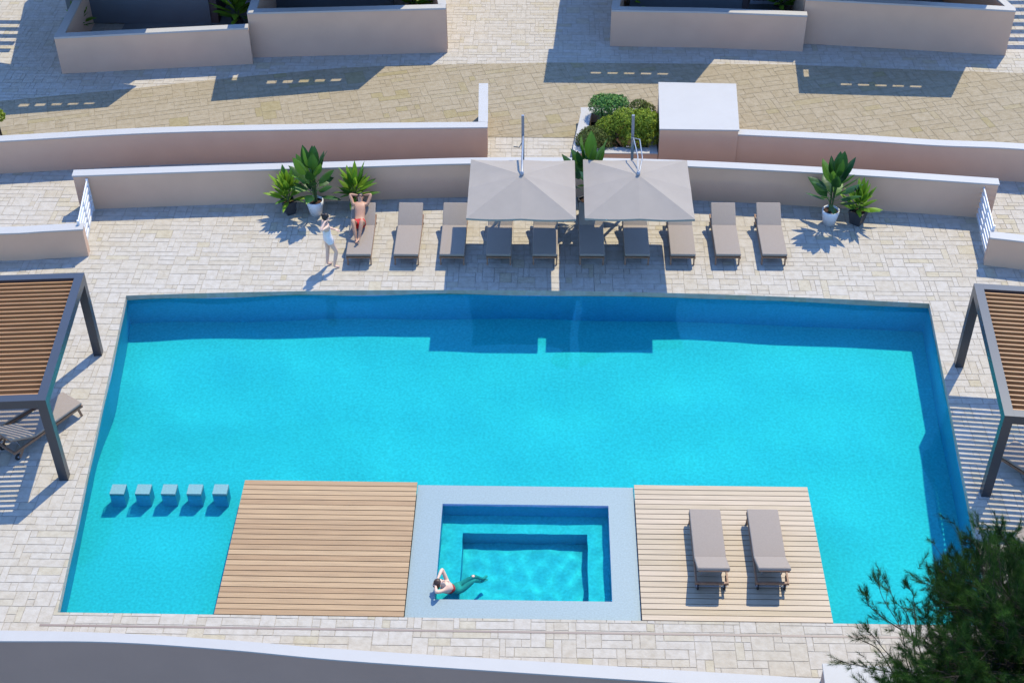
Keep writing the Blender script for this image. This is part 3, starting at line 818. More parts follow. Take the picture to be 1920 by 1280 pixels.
# ------------------------------------------------------------------ parasols
def make_parasol(x, y, label, double, lean):
    t = thing('cantilever_parasol', label, 'parasol', (x, y, 0), group='cantilever parasols over the loungers')
    hw, hd, ze, zp = 1.385, 1.37, 2.0, 2.42
    n = 24; b = MB(); vs = []
    def zz(u_, v_):
        m_ = max(abs(u_), abs(v_)); a_ = min(abs(u_), abs(v_))
        z_ = zp - (zp - ze) * m_ ** 1.05
        k_ = a_ / m_ if m_ > 1e-6 else 0      # 0 at face middle rib, 1 at corner rib
        sag = math.sin(math.pi * k_) * .030 * m_
        return z_ - sag - .02 * (1 - math.cos(math.pi * m_)) * 0
    for j in range(n + 1):
        for i in range(n + 1):
            u_, v_ = -1 + 2 * i / n, -1 + 2 * j / n
            vs.append((u_ * hw, v_ * hd, zz(u_, v_)))
    fs = []
    for j in range(n):
        for i in range(n):
            a = j * (n + 1) + i
            if (i < n // 2) == (j < n // 2): fs += [(a, a + 1, a + n + 2), (a, a + n + 2, a + n + 1)]
            else: fs += [(a, a + 1, a + n + 1), (a + 1, a + n + 2, a + n + 1)]
    b.add(vs, fs)
    edge = [(i, 0) for i in range(n)] + [(n, j) for j in range(n)] + [(n - i, n) for i in range(n)] + [(0, n - j) for j in range(n)]
    for k in range(len(edge)):
        p, q = edge[k], edge[(k + 1) % len(edge)]
        A, B = Vector(vs[p[1] * (n + 1) + p[0]]), Vector(vs[q[1] * (n + 1) + q[0]])
        dz = Vector((0, 0, -.055)); b.poly([A, B, B + dz, A + dz])
    can = b.build('canopy', M['canopy'], t)
    b = MB()
    for u_, v_ in ((1, 1), (1, -1), (-1, -1), (-1, 1), (1, 0), (-1, 0), (0, 1), (0, -1)):
        b = MB(); b.beam((0, 0, zp - .05), (u_ * hw * .99, v_ * hd * .99, ze - .03), .02, .025); b.build('rib', M['steel'], t)
    b = MB(); b.lathe([(.001, .10), (.045, .09), (.05, .0), (.03, -.12), (.001, -.12)], 12, (0, 0, zp)); b.build('hub', M['steel'], t)
    my = 1.95; mz = 3.02
    b = MB(); b.beam((0, my, .06), (-.01 + lean, my, mz), .075, .055, Vector((0, 1, 0))); b.build('mast', M['steel'], t)
    b = MB()
    if double:
        b.tube([(-.03 + lean, my - .06, 2.35), (-.035 + lean * .5, my - .5, 2.62), (.0, .5, 2.66), (-.01, .03, zp + .06)], .017, 6)
        b.tube([(.03 + lean, my - .06, 2.35), (.10, my - .5, 2.58), (.12, .5, 2.62), (.03, .03, zp + .06)], .017, 6)
    else:
        b.tube([(lean, my - .03, 2.40), (0, .5, 2.62), (.0, .0, zp + .08)], .027, 6)
    b.build('arm', M['steel'], t)
    b = MB(); b.tube([(lean, my - .08, 2.30), (-.10, my - .35, 2.24), (-.17, my - .42, 2.30)], .014, 6); b.tube([(-.17, my - .42, 2.30), (-.25, my - .42, 2.31)], .016, 6)
    b.build('crank_handle', M['beam'], t)
    b = MB(); b.box((-.32, my - .32, 0.0), (.32, my + .32, .055)); b.build('base', M['beam'], t, bevel=.01)
    return t
c1 = (at(877, 300, 2) + at(1080, 300, 2) + at(1083, 410, 2) + at(875, 410, 2)) / 4
c2 = (at(1092, 300, 2) + at(1287, 300, 2) + at(1305, 410, 2) + at(1097, 410, 2)) / 4
make_parasol(c1.x, c1.y, 'left one of two square greige parasols, single bar above its canopy', False, -.0)
make_parasol(c2.x, c2.y, 'right one of two square greige parasols, double bar above its canopy', True, -.06)

# ------------------------------------------------------------------ plants
def leaf(b, base, direc, length, width, droop, r, tone, fold=.25, nseg=7, petiole=.2):
    """one arching blade; direc = azimuth, pitch"""
    az, pt_ = direc; p = Vector(base); d = Vector((math.cos(az) * math.cos(pt_), math.sin(az) * math.cos(pt_), math.sin(pt_)))
    side = Vector((-math.sin(az), math.cos(az), 0)); prev = None
    b.t = tone
    roll = r.uniform(-.5, .5)
    for i in range(nseg + 1):
        s = i / nseg
        wv = 0.012 if s < petiole else width * (math.sin(math.pi * min(1, (s - petiole) / (1 - petiole)) ** .75) ** .8) * .5
        if i == nseg: wv = .003
        up_ = side.cross(d).normalized()
        sd = (side * math.cos(roll) + up_ * math.sin(roll))
        L_, C_, R2 = p - sd * wv + up_ * fold * wv, p.copy(), p + sd * wv + up_ * fold * wv
        if prev:
            b.add([prev[0], prev[1], prev[2], L_, C_, R2], [(0, 1, 4, 3), (1, 2, 5, 4)], True); b.tone[-1] = min(1, tone + .12)
        prev = (L_, C_, R2)
        h_ = Vector((d.x, d.y, 0)); hl = h_.length
        pitch = math.atan2(d.z, hl) - droop / nseg * (.4 + 1.2 * s)
        d = Vector((math.cos(az) * math.cos(pitch), math.sin(az) * math.cos(pitch), math.sin(pitch)))
        p = p + d * length / nseg
def potted_plant(name, x, y, label, pot, ph, pr, kind, hgt, seed, grp='potted plants along the wall', nleaf=None, scale=1.0):
    t = thing(name, label, 'potted plant' if pot else 'plant', (x, y, 0), group=grp); r = random.Random(seed)
    z0 = 0
    if pot:
        b = MB()
        if pot == 'round': b.lathe([(.001, 0), (pr * .72, 0), (pr * .97, ph * .75), (pr, ph), (pr * .9, ph), (pr * .87, ph * .86)], 28)
        else:
            for (ra, za), (rb_, zb) in (((.66, 0), (1, ph)), ((1, ph), (.86, ph)), ((.86, ph), (.84, ph * .85))):
                A = [Vector((math.cos(R_(45 + 90 * k) + seed * .7) * ra * pr * 1.25, math.sin(R_(45 + 90 * k) + seed * .7) * ra * pr * 1.25, za)) for k in range(4)]
                B = [Vector((math.cos(R_(45 + 90 * k) + seed * .7) * rb_ * pr * 1.25, math.sin(R_(45 + 90 * k) + seed * .7) * rb_ * pr * 1.25, zb)) for k in range(4)]
                for k in range(4): b.poly([A[k], A[(k + 1) % 4], B[(k + 1) % 4], B[k]])
            b.poly([Vector((math.cos(R_(45 + 90 * k) + seed * .7) * .66 * pr * 1.25, math.sin(R_(45 + 90 * k) + seed * .7) * .66 * pr * 1.25, 0.001)) for k in range(4)])
        b.build('pot', M['potwhite' if pot == 'round' else 'potdark'], t)
        b = MB(); b.lathe([(.001, ph * .90), (pr * .5, ph * .9), (pr * (.9 if pot == 'round' else .78), ph * .87)], 16); b.build('soil', M['soil'], t)
        z0 = ph * .85
    f = MB(); st = MB()
    if kind == 'big':     # tall paddle leaves
        n = nleaf or 26
        for k in range(4): st.tube([(r.uniform(-.05, .05), r.uniform(-.05, .05), z0), (r.uniform(-.10, .10), r.uniform(-.1, .1), z0 + hgt * .45)], [.028, .018], 6)
        for k in range(n):
            s = k / n; az = k * 2.39996 + r.uniform(-.3, .3); pitch = R_(27 + 56 * s + r.uniform(-8, 8))
            L_ = hgt * r.uniform(.40, .52) * (1 if s < .8 else 1.06); b0 = (math.cos(az) * .03, math.sin(az) * .03, z0 + hgt * (.10 + .42 * s))
            leaf(f, b0, (az, pitch), L_, hgt * r.uniform(.125, .165), R_(r.uniform(15, 50) * (1.1 - s)), r, r.choice((.0, .08, .15, .25, .75)), .28, 8, .26)
    else:                 # bushy lime rosette
        n = nleaf or 34
        for k in range(3): st.tube([(r.uniform(-.05, .05), r.uniform(-.05, .05), z0), (r.uniform(-.08, .08), r.uniform(-.08, .08), z0 + hgt * .3)], [.022, .012], 6)
        for k in range(n):
            s = k / n; az = k * 2.39996 + r.uniform(-.3, .3); pitch = R_(24 + 62 * s ** 1.0 + r.uniform(-8, 8))
            L_ = hgt * r.uniform(.42, .58); b0 = (math.cos(az) * .03, math.sin(az) * .03, z0 + hgt * (.02 + .36 * s))
            leaf(f, b0, (az, pitch), L_, hgt * r.uniform(.10, .14) * (1.15 if s > .7 else 1), R_(r.uniform(20, 55) * (1.15 - s)), r, r.choice((.1, .4, .6, .85, 1.0)), .35, 7, .15)
    f.build('foliage', M['leafdark' if kind == 'big' else 'leaflime'], t, tone='tone')
    st.build('stem', M['stem'], t)
    return t
def pl(px, py): p = at(px, py); return p.x, p.y
x, y = pl(544, 399); potted_plant('potted_plant', x, y, 'lime leaved plant in charcoal pot, leftmost of the plants', 'sq', .42, .20, 'lime', 1.30, 3)
x, y = pl(593, 400); potted_plant('potted_plant', x, y, 'tall dark leaved plant in white round pot behind the standing woman', 'round', .44, .235, 'big', 1.85, 5)
x, y = pl(669, 391); potted_plant('potted_plant', x, y, 'lime leaved plant in charcoal pot behind the man in red shorts', 'sq', .42, .19, 'lime', 1.28, 9)
x, y = pl(1554, 418); potted_plant('potted_plant', x, y, 'tall dark leaved plant in white round pot right of the row', 'round', .44, .235, 'big', 1.92, 12)
x, y = pl(1606, 418); potted_plant('potted_plant', x, y, 'lime leaved plant in charcoal pot at the right end', 'sq', .42, .235, 'lime', 1.15, 17)
x, y = pl(1100, 402); potted_plant('potted_plant', x, y, 'tall green plant in dark pot in the gap between both parasols', 'sq', .5, .24, 'big', 2.15, 21)
# greenery behind the villa walls
for px, py, z_, h_, k_, lab, sd in ((146, 62, .05, 1.15, 'lime', 'small spiky green plant in the left corner of the left villa terrace', 31), (442, 50, .05, 1.9, 'lime', 'bushy green plant by the villa terrace step at the left', 32),
                             (775, 22, .05, 1.5, 'lime', 'green plant peeking over the left villa wall near its right end', 33), (1206, 22, .05, 1.25, 'lime', 'green plant peeking over the right villa wall near its left end', 34),
                             (1463, 24, .05, 1.6, 'lime', 'green plant by the villa terrace step at the right', 35), (1858, 20, .05, 1.7, 'lime', 'sunlit green plant in the right corner of the right villa terrace', 36)):
    p = at(px, py + 20, 0)
    potted_plant('potted_plant', p.x, p.y + .55, lab, 'sq', .40, .2, k_, h_ - .05, sd, 'plants on the villa terraces')

# shrubs in the planter
def shrub(x, y, z, blobs, n, size, m, label, seed):
    t = thing('shrub', label, 'shrub', (x, y, z), group='rounded shrubs in the planter'); r = random.Random(seed); b = MB()
    rn = np.random.RandomState(seed)
    tot = sum(q[3] ** 2 for q in blobs)
    for cx, cy, cz, rad in blobs:
        for _ in range(int(n * rad ** 2 / tot)):
            u_ = rn.normal(size=3); u_ /= np.linalg.norm(u_)
            if u_[2] < -.5: u_[2] *= -1
            bump = 1 + .13 * math.sin(u_[0] * 9 + seed) * math.sin(u_[1] * 8 + cx * 5) * math.sin(u_[2] * 9)
            rr = rad * bump * (1 - abs(rn.normal()) * .13)
            c = Vector((cx + u_[0] * rr, cy + u_[1] * rr, cz + u_[2] * rr * .85))
            nr = (Vector(u_) + Vector(rn.normal(size=3) * .55)).normalized()
            a = nr.cross(Vector(rn.normal(size=3))).normalized(); e = nr.cross(a); s = size * r.uniform(.6, 1.25)
            tn = min(1, max(0, r.gauss(.38, .3)))
            b.t = tn
            b.add([c - a * s, c - e * s * .38 + nr * s * .1, c + a * s, c + e * s * .38 + nr * s * .1], [(0, 1, 2, 3)])
    b.build('crown', M[m], t, tone='tone')
    b = MB()
    for cx, cy, cz, rad in blobs: b.tube([(cx * .3, cy * .3, 0), (cx * .8, cy * .8, cz * .5), (cx, cy, cz)], [.04, .03, .01], 6)
    b.build('branch', M['bark'], t)
    return t
p = at(1146, 250, .0)
def sh(px, py, z=.1): q_ = at(px, py, z); return q_.x, q_.y
x, y = sh(1140, 240); shrub(x, y, .1, [(0, 0, .70, .46), (.24, .05, .74, .38), (-.24, .1, .72, .38)], 6500, .034, 'shrubgreen', 'round green shrub at the back left of the planter', 1)
x, y = sh(1176, 278); shrub(x, y, .1, [(-.55, .05, .62, .42), (-.1, .1, .80, .50), (.42, .05, .78, .50), (.78, .2, .66, .42), (.15, -.25, .5, .42), (.6, -.2, .55, .38)], 11000, .040, 'shrublime', 'yellow green shrub at the front of the planter, the largest one', 2)
x, y = sh(1110, 288); shrub(x, y, .1, [(0, 0, .45, .48), (.30, .05, .38, .42), (-.15, .1, .35, .36)], 6500, .032, 'shrubdark', 'dark olive shrub spilling over the left rim of the planter', 3)
x, y = sh(1196, 240); shrub(x, y, .1, [(0, .0, .62, .36), (.24, 0, .55, .3)], 2400, .032, 'shrubdark', 'small dark shrub at the back right of the planter', 4)
q_ = at(2, 262, .3); shrub(q_.x - .18, q_.y + .5, .0, [(0, 0, .8, .26)], 900, .05, 'shrublime', 'bit of green shrub showing over the wall at the left picture edge', 6)
bpy.data.objects['shrub.004']['group'] = ''
del bpy.data.objects['shrub.004']['group']

# ------------------------------------------------------------------ pine tree
def pine():
    r = random.Random(42); rn = np.random.RandomState(42)
    base = Vector((9.2, 12.6, -4.5))
    t = thing('pine_tree', 'dark green pine tree rising in front at the bottom right corner', 'tree', base)
    tr = MB(); top = Vector((8.1, 13.4, 5.6))
    path = [base, base + Vector((-.25, .2, 3)), base + Vector((-.4, .5, 6)), Vector((8.45, 13.3, 4)), top]
    tr.tube([p - base for p in path], [.26, .22, .17, .12, .05], 10)
    tr.build('trunk', M['bark'], t)
    br = MB(); tufts = []
    def trunk_pt(z):
        for a, c in zip(path[:-1], path[1:]):
            if a.z <= z <= c.z: return a.lerp(c, (z - a.z) / (c.z - a.z))
        return top
    def limb(tip, start=None, wob=.12, r0=.035):
        s = start or trunk_pt(min(5.3, max(-1, tip.z - r.uniform(.5, 1.6))))
        m1 = s.lerp(tip, .4) + Vector((r.uniform(-wob, wob), r.uniform(-wob, wob), -.12)); m2 = s.lerp(tip, .75) + Vector((r.uniform(-wob, wob), r.uniform(-wob, wob), -.02))
        br.tube([p - base for p in (s, m1, m2, tip)], [r0, r0 * .6, r0 * .35, .006], 6, False)
        return s, m1, m2
    # dense crown
    poly = [(1752, 1150), (1770, 1060), (1830, 1030), (1875, 1020), (1930, 1050), (2100, 1060), (2300, 1250), (2300, 1500), (1650, 1500), (1672, 1280), (1712, 1238), (1755, 1210)]
    def inside(x, y):
        c = False
        for i in range(len(poly)):
            (x1, y1), (x2, y2) = poly[i], poly[i - 1]
            if (y1 > y) != (y2 > y) and x < (x2 - x1) * (y - y1) / (y2 - y1) + x1: c = not c
        return c
    cnt = 0
    while cnt < 520:
        x, y = r.uniform(1600, 2250), r.uniform(1010, 1480)
        if not inside(x, y): continue
        cnt += 1
        tip = at(x, y, r.uniform(3.2, 6.2)); s, m1, m2 = limb(tip, None, .2, .022)
        for _ in range(13):
            o = tip + Vector(rn.normal(size=3) * .22)
            if r.random() < .7: br.tube([m2.lerp(tip, r.random()) - base, o - base], [.006, .003], 4, False)
            d = (o - s).normalized() * .5 + Vector((r.uniform(-.8, .8), r.uniform(-.8, .8), r.uniform(.2, 1.1)))
            tufts.append((o, d.normalized(), r.uniform(.18, .32), r.uniform(.11, .16), 120))
    # airy outer sprays
    def spray(pts, z, n, spread=.14):
        P = [at(a, c, z + .15 * i) for i, (a, c) in enumerate(pts)]
        br.tube([p - base for p in resample([tuple(p) for p in P], 4)], [.011 * (1 - .75 * k / (4 * (len(P) - 1))) for k in range(4 * (len(P) - 1) + 1)], 5, False)
        Q = resample([tuple(p) for p in P], 10)
        for _ in range(n):
            s = r.random() ** .5; k = int(s * (len(Q) - 1)); a = Q[k]; d0 = (Q[min(k + 1, len(Q) - 1)] - Q[max(k - 1, 0)]).normalized()
            o = a + Vector(rn.normal(size=3)) * spread * (1.1 - .6 * s) + d0 * spread
            br.tube([a - base, o - base], [.005, .002], 4, False)
            d = (d0 * .8 + (o - a).normalized() * .8 + Vector((0, 0, .2))).normalized()
            tufts.append((o, d, r.uniform(.12, .20), r.uniform(.08, .12), 60))
    spray([(1722, 1290), (1700, 1240), (1690, 1180), (1655, 1120), (1646, 1085)], 4.6, 22, .10)
    spray([(1722, 1290), (1712, 1200), (1700, 1150), (1678, 1125), (1655, 1078)], 4.9, 14, .07)
    spray([(1690, 1180), (1660, 1160), (1630, 1135), (1622, 1112)], 4.7, 15, .07)
    spray([(1740, 1250), (1722, 1210), (1716, 1165), (1712, 1115), (1700, 1100)], 5.0, 16, .08)
    spray([(1780, 1200), (1755, 1175), (1735, 1155), (1738, 1140)], 4.4, 14, .08)
    spray([(1850, 1180), (1800, 1130), (1765, 1105), (1728, 1090)], 5.2, 22, .11)
    spray([(1850, 1180), (1810, 1120), (1785, 1085), (1762, 1068)], 5.0, 18, .10)
    spray([(1900, 1130), (1850, 1060), (1828, 1020), (1812, 1010)], 5.1, 26, .10)
    spray([(1900, 1130), (1860, 1050), (1840, 1000), (1833, 975)], 4.7, 16, .06)
    spray([(1930, 1120), (1900, 1040), (1880, 1005), (1870, 985)], 4.9, 26, .10)
    spray([(1960, 1120), (1930, 1050), (1915, 1030)], 5.2, 20, .12)
    spray([(1720, 1300), (1690, 1265), (1630, 1252), (1572, 1238)], 4.3, 26, .10)
    spray([(1690, 1290), (1650, 1220), (1615, 1200), (1600, 1190)], 4.5, 9, .07)
    spray([(1740, 1290), (1670, 1230), (1640, 1195), (1625, 1180)], 4.8, 14, .09)
    br.build('branch', M['bark'], t)
    # needles
    V, T = [], []
    for o, d, L_, nl, cnt_ in tufts:
        o = np.array(o - base); d = np.array(d)
        a = np.cross(d, rn.normal(size=3)); a /= np.linalg.norm(a); c = np.cross(d, a)
        k = rn.rand(cnt_); ph = rn.rand(cnt_) * 6.283
        root = o + d * (k * L_ - L_ * .5)[:, None]
        rad = (np.cos(ph)[:, None] * a + np.sin(ph)[:, None] * c)
        dr = d * (.55 + .9 * k[:, None]) + rad * (1.0 - .45 * k[:, None]) + rn.normal(size=(cnt_, 3)) * .12
        dr /= np.linalg.norm(dr, axis=1)[:, None]
        tip = root + dr * (nl * (.7 + .5 * rn.rand(cnt_)))[:, None]
        sd = np.cross(dr, rn.normal(size=(cnt_, 3))); sd /= np.linalg.norm(sd, axis=1)[:, None]
        wv = .0021
        V.append(np.stack([root - sd * wv, root + sd * wv, tip], 1).reshape(-1, 3)); T.append(np.clip(.25 + .35 * rn.randn() + .2 * rn.randn(cnt_), 0, 1))
    V = np.concatenate(V); T = np.concatenate(T); n = len(V) // 3
    me = bpy.data.meshes.new('crown'); me.vertices.add(len(V)); me.vertices.foreach_set('co', V.astype(np.float32).ravel())
    me.loops.add(3 * n); me.loops.foreach_set('vertex_index', np.arange(3 * n, dtype=np.int32))
    me.polygons.add(n); me.polygons.foreach_set('loop_start', np.arange(0, 3 * n, 3, dtype=np.int32)); me.polygons.foreach_set('loop_total', np.full(n, 3, np.int32))
    me.update(); a = me.attributes.new('tone', 'FLOAT', 'FACE'); a.data.foreach_set('value', T.astype(np.float32)); me.materials.append(M['needle'])
    o = bpy.data.objects.new('crown', me); COL.objects.link(o); o.parent = t
    return n
pine()
# ------------------------------------------------------------------ people
def human(name, label, J, skin_m, hair_m, scale=1.0, female=True, hands=True, clothes=(), face=None, bun=False, hand_dirs=None, loc=(0, 0, 0), rz=0.0):
    """J: joints; grows one continuous skin over the skeleton"""
    J = {k: Vector(v) for k, v in J.items()}
    V, E, Rr, B = [], [], [], []
    def add(p, r, par=None, bone=None):
        V.append(Vector(p)); Rr.append(r if hasattr(r, '__len__') else (r, r))
        if par is not None: E.append((par, len(V) - 1))
        return len(V) - 1
    f = 1.0 if female else 1.10
    p0 = add(J['pelvis'], (.145 * f, .125 * f))
    w_ = add(J['waist'], (.112 * f, .098 * f), p0)
    c_ = add(J['chest'], (.150 * f, .125 * f), w_)
    n0 = add(J['neck'].lerp(J['chest'], .22), (.115 * f, .09 * f), c_)
    n1 = add(J['neck'], .052, n0)
    hd = J['head']; up = (hd - J['neck']).normalized()
    fc = (face - up * face.dot(up)).normalized()
    h0 = add(hd - up * .055 + fc * .012, (.062, .072), n1); h1 = add(hd + up * .01, (.078, .090), h0); h2 = add(hd + up * .075 - fc * .012, (.066, .074), h1)
    add(hd - up * .012 + fc * .112, .012, h0)                  # nose
    side = up.cross(fc).normalized()
    hand_pts = []
    for s, k in ((1, 'L'), (-1, 'R')):
        sh = add(J['sh' + k], .050 * f, n0); e = add(J['el' + k], .038 * f, sh); fa = add(J['el' + k].lerp(J['wr' + k], .3), .040 * f, e)
        wr = add(J['wr' + k], .025 * f, fa)
        d = (J['wr' + k] - J['el' + k]).normalized()
        if hand_dirs and k in hand_dirs: d = Vector(hand_dirs[k]).normalized()
        lat = d.cross(Vector((0, 0, 1)));
        if lat.length < .2: lat = d.cross(Vector((1, 0, 0)))
        lat.normalize(); nrm = lat.cross(d)
        pm = add(J['wr' + k] + d * .05, (.026, .022), wr); pk = add(J['wr' + k] + d * .085, (.030, .018), pm)
        for q, (o, L_) in enumerate(((-.030, .062), (-.010, .074), (.010, .070), (.030, .054))):
            k0 = add(J['wr' + k] + d * .098 + lat * o, .0095, pk); k1 = add(V[k0] + d * L_ * .55 + nrm * -.010, .0085, k0); add(V[k1] + d * L_ * .45 + nrm * -.020, .007, k1)
        t0 = add(J['wr' + k] + d * .055 + lat * -.036, .0105, pm); add(V[t0] + d * .030 + lat * -.022 - nrm * .010, .008, t0)
    for k in 'LR':
        hp = add(J['hip' + k], .105 * f, p0); th = add(J['hip' + k].lerp(J['kn' + k], .35), .080 * f, hp); kn = add(J['kn' + k], .052 * f, th)
        cf = add(J['kn' + k].lerp(J['an' + k], .3), .055 * f, kn); an = add(J['an' + k], .033 * f, cf); b_ = add(J['an' + k].lerp(J['to' + k], .5), (.036, .026), an); add(J['to' + k], (.038, .018), b_)
    me = bpy.data.meshes.new('skeleton'); me.from_pydata([v * 1 for v in V], E, [])
    o = bpy.data.objects.new('skeleton', me); COL.objects.link(o)
    md = o.modifiers.new('s', 'SKIN'); md.use_smooth_shade = True
    for i, sv in enumerate(me.skin_vertices[0].data): sv.radius = Rr[i]; sv.use_root = (i == 0)
    sd = o.modifiers.new('d', 'SUBSURF'); sd.levels = 2; sd.render_levels = 2
    dg = bpy.context.evaluated_depsgraph_get(); dg.update()
    body = bpy.data.meshes.new_from_object(o.evaluated_get(dg)); bpy.data.objects.remove(o)
    root = bpy.data.objects.new(name, body); COL.objects.link(root); root.location = loc; root.rotation_euler = (0, 0, rz)
    body.materials.clear(); body.materials.append(skin_m); body.polygons.foreach_set('use_smooth', [True] * len(body.polygons))
    tag(root, label, 'person')
    segs = {'trunk1': ('pelvis', 'waist'), 'trunk2': ('waist', 'chest'), 'trunk3': ('chest', 'neck'), 'head': ('neck', 'head'),
            **{a + k: (b + k, c + k) for k in 'LR' for a, b, c in (('thigh', 'hip', 'kn'), ('shin', 'kn', 'an'), ('uarm', 'sh', 'el'), ('farm', 'el', 'wr'), ('foot', 'an', 'to'))},
            **{'pel' + k: ('pelvis', 'hip' + k) for k in 'LR'}, **{'clav' + k: ('chest', 'sh' + k) for k in 'LR'}}
    def nearest(p):
        best = None
        for n_, (a, b) in segs.items():
            A, Bv = J[a], J[b]; ab = Bv - A; t = max(0, min(1, (p - A).dot(ab) / max(ab.length_squared, 1e-9)))
            d = (p - (A + ab * t)).length / (1.25 if n_.startswith('trunk') else 1)
            if best is None or d < best[0]: best = (d, n_, t)
        return best[1], best[2]
    front = (J['chest'] - J['pelvis']).cross(side)
    for cname, cm, pred in clothes:
        keep = [p for p in body.polygons if pred(*nearest(p.center), p.center, p.normal)]
        idx = {}; vs = []; fs = []
        for p in keep:
            ff = []
            for vi in p.vertices:
                if vi not in idx: idx[vi] = len(vs); v = body.vertices[vi]; vs.append(v.co + v.normal * .007)
                ff.append(idx[vi])
            fs.append(ff)
        b = MB(); b.add(vs, fs, True)
        c = b.build(cname, cm, root); c['_'] = 1; del c['_']
    # hair, eyes, mouth
    b = MB()
    Mx = Matrix(((side.x, fc.x, up.x), (side.y, fc.y, up.y), (side.z, fc.z, up.z)))
    def lp(x, y, z): return hd + Mx @ Vector((x, y, z))
    n, m = 20, 14; vs = []
    for i in range(m + 1):
        for j in range(n):
            th, ph = math.pi * i / m, 2 * math.pi * j / n
            x, y, z = math.sin(th) * math.cos(ph), math.sin(th) * math.sin(ph), math.cos(th)
            k_ = 1 + .03 * math.sin(9 * ph + 3 * th)
            vs.append(lp(.088 * x * k_, (.098 * y * k_ - .016) if y < .2 else .082 * y * k_ - .012, .106 * z * k_ + .022))
    fs = []
    for i in range(m):
        for j in range(n):
            th, ph = math.pi * (i + .5) / m, 2 * math.pi * (j + .5) / n
            y, z = math.sin(th) * math.sin(ph), math.cos(th)
            if z < .30 and y > .30: continue
            if z < -.62: continue
            fs.append((i * n + j, (i + 1) * n + j, (i + 1) * n + (j + 1) % n, i * n + (j + 1) % n))
    b.add(vs, fs, True)
    if bun: b.ball(lp(0, -.10, .075), .045)
    elif female:
        b.tube([lp(0, -.085, .03), lp(0, -.12, -.05), lp(0, -.10, -.13)], [.06, .05, .015], 8)
    b.build('hair', hair_m, root)
    for s in (-1, 1):
        b = MB(); b.ball(lp(s * .032, .083, .006), (.013, .010, .009), 8, 6); b.build('eye', M['dark'], root)
        b = MB(); b.ball(lp(s * .085, -.005, -.008), (.012, .020, .030), 8, 6); b.build('ear', skin_m, root)
    if not female:
        b = MB(); b.ball(lp(0, .085, .012), (.075, .018, .020), 12, 6); b.build('sunglasses', M['dark'], root)
    b = MB(); b.ball(lp(0, .086, -.050), (.024, .010, .008), 8, 6); b.build('mouth', M['lip'], root)
    return root
X_ = Vector((1, 0, 0))
pf = at(621, 500)
human('person', 'woman in pale swimsuit standing on the paving, hand raised to dark pinned up hair',
      dict(pelvis=(0, 0, .93), waist=(-.015, 0, 1.07), chest=(-.04, 0, 1.27), neck=(-.03, 0, 1.44), head=(-.0, 0, 1.57),
           shL=(-.04, .165, 1.37), elL=(.03, .24, 1.13), wrL=(.19, .02, 1.13), shR=(-.05, -.165, 1.38), elR=(-.27, -.27, 1.40), wrR=(-.09, -.13, 1.53),
           hipL=(0, .085, .87), knL=(-.02, .09, .48), anL=(-.07, .09, .07), toL=(.07, .10, .02), hipR=(.01, -.085, .87), knR=(.15, -.10, .50), anR=(.05, -.11, .07), toR=(.19, -.14, .02)),
      M['skinpale'], M['hair'], face=X_, bun=True, hand_dirs={'R': (.8, .5, .1)}, loc=(pf.x, pf.y, .004), rz=R_(28),
      clothes=[('swimsuit', M['swimwhite'], lambda n, t, c, nm: n in ('trunk1', 'trunk2', 'pelL', 'pelR') or (n == 'trunk3' and t < .45) or (n in ('clavL', 'clavR') and t < .35) or (n.startswith('thigh') and t < .10))])
L0 = RX[0]
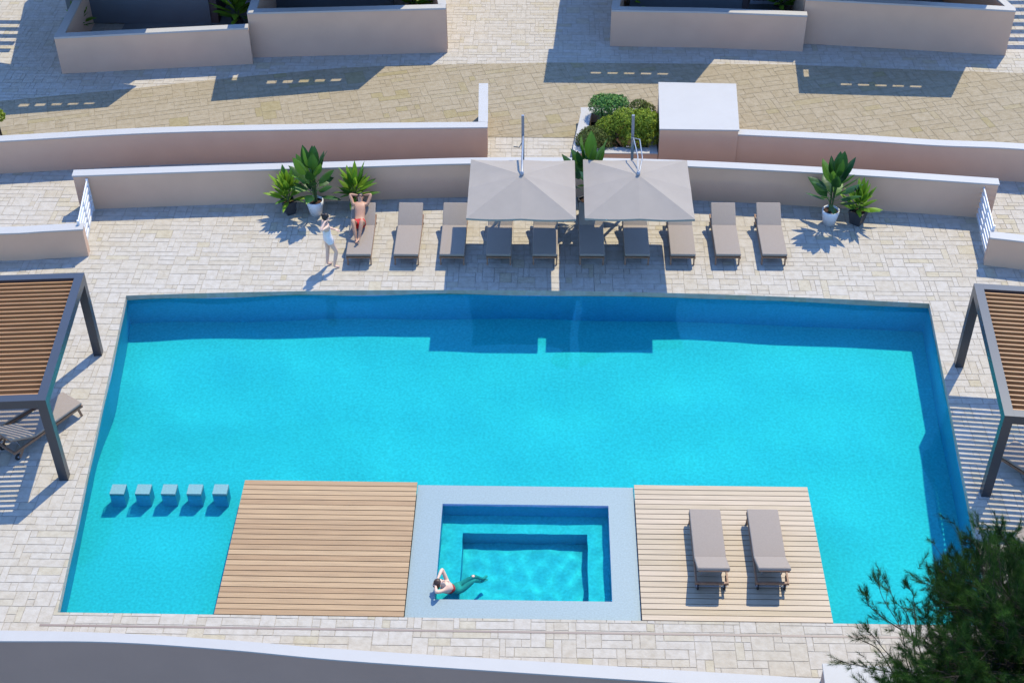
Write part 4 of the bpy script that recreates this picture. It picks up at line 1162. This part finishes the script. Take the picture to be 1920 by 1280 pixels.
human('person', 'man in red shorts lying on a lounger with hands behind his head and knees raised',
      dict(pelvis=(0, 1.27, .49), waist=(0, 1.43, .55), chest=(0, 1.64, .68), neck=(0, 1.82, .81), head=(0, 1.93, .90),
           shL=(-.19, 1.78, .77), elL=(-.29, 1.97, .97), wrL=(-.10, 2.03, .90), shR=(.19, 1.78, .77), elR=(.29, 1.97, .97), wrR=(.10, 2.03, .90),
           hipL=(-.10, 1.22, .48), knL=(-.12, .90, .86), anL=(-.03, .60, .47), toL=(.03, .42, .44), hipR=(.10, 1.22, .48), knR=(.12, .88, .86), anR=(.05, .56, .50), toR=(-.03, .38, .50)),
      M['skin'], M['hair'], face=Vector((0, -.75, .6)), female=False, hand_dirs={'L': (.8, .1, -.2), 'R': (-.8, .1, -.2)}, loc=(L0.x - .07, L0.y + .0, .0), rz=.02,
      clothes=[('shorts', M['red'], lambda n, t, c, nm: n in ('pelL', 'pelR') or (n == 'trunk1' and t < .45) or (n.startswith('thigh') and t < .50))])
P_ = lambda x, y, z: at(x, y, z)
S0 = at(857, 1110, -.46)
def rel(x, y, z): return at(x, y, z) - Vector((S0.x, S0.y, 0))
wom = human('person', 'woman in red bikini leaning back in the corner of the hot tub, elbow raised',
      dict(pelvis=rel(857, 1110, -.46), waist=rel(850, 1106, -.33), chest=rel(841, 1102, -.13), neck=rel(831, 1097, .04), head=rel(824, 1092, .15),
           shL=rel(838, 1088, .0), elL=rel(829, 1066, .20), wrL=rel(821, 1084, .19), shR=rel(829, 1107, .0), elR=rel(818, 1110, .17), wrR=rel(817, 1099, .16),
           hipL=rel(864, 1103, -.46), knL=rel(888, 1080, -.16), anL=rel(905, 1093, -.52), toL=rel(914, 1088, -.60), hipR=rel(864, 1113, -.46), knR=rel(889, 1088, -.22), anR=rel(902, 1100, -.60), toR=rel(915, 1096, -.66)),
      M['skinpale'], M['hairbrown'], face=Vector((.8, .25, .35)), loc=(S0.x, S0.y, 0), hand_dirs={'L': (-.2, -.8, -.1), 'R': (-.2, .8, -.1)},
      clothes=[('bikini_bottom', M['red'], lambda n, t, c, nm: n in ('pelL', 'pelR') or (n == 'trunk1' and t < .18)),
               ('bikini_top', M['red'], lambda n, t, c, nm: (n == 'trunk2' and t > .72) or (n == 'trunk3' and t < .22))])
RECEIVE += [wom] + [c for c in bpy.data.objects if c.parent == wom]
for o in RECEIVE:
    o.cycles.is_caustics_receiver = True
    if o.data.materials and o.data.materials[0] == M['tile'] or o.name.startswith('rim'):      # upright faces get the wall mosaic with shade blue in its colour
        o.data.materials.append(M['wallmosaic'])
        for p in o.data.polygons:
            if abs(p.normal.z) < .5: p.material_index = 1
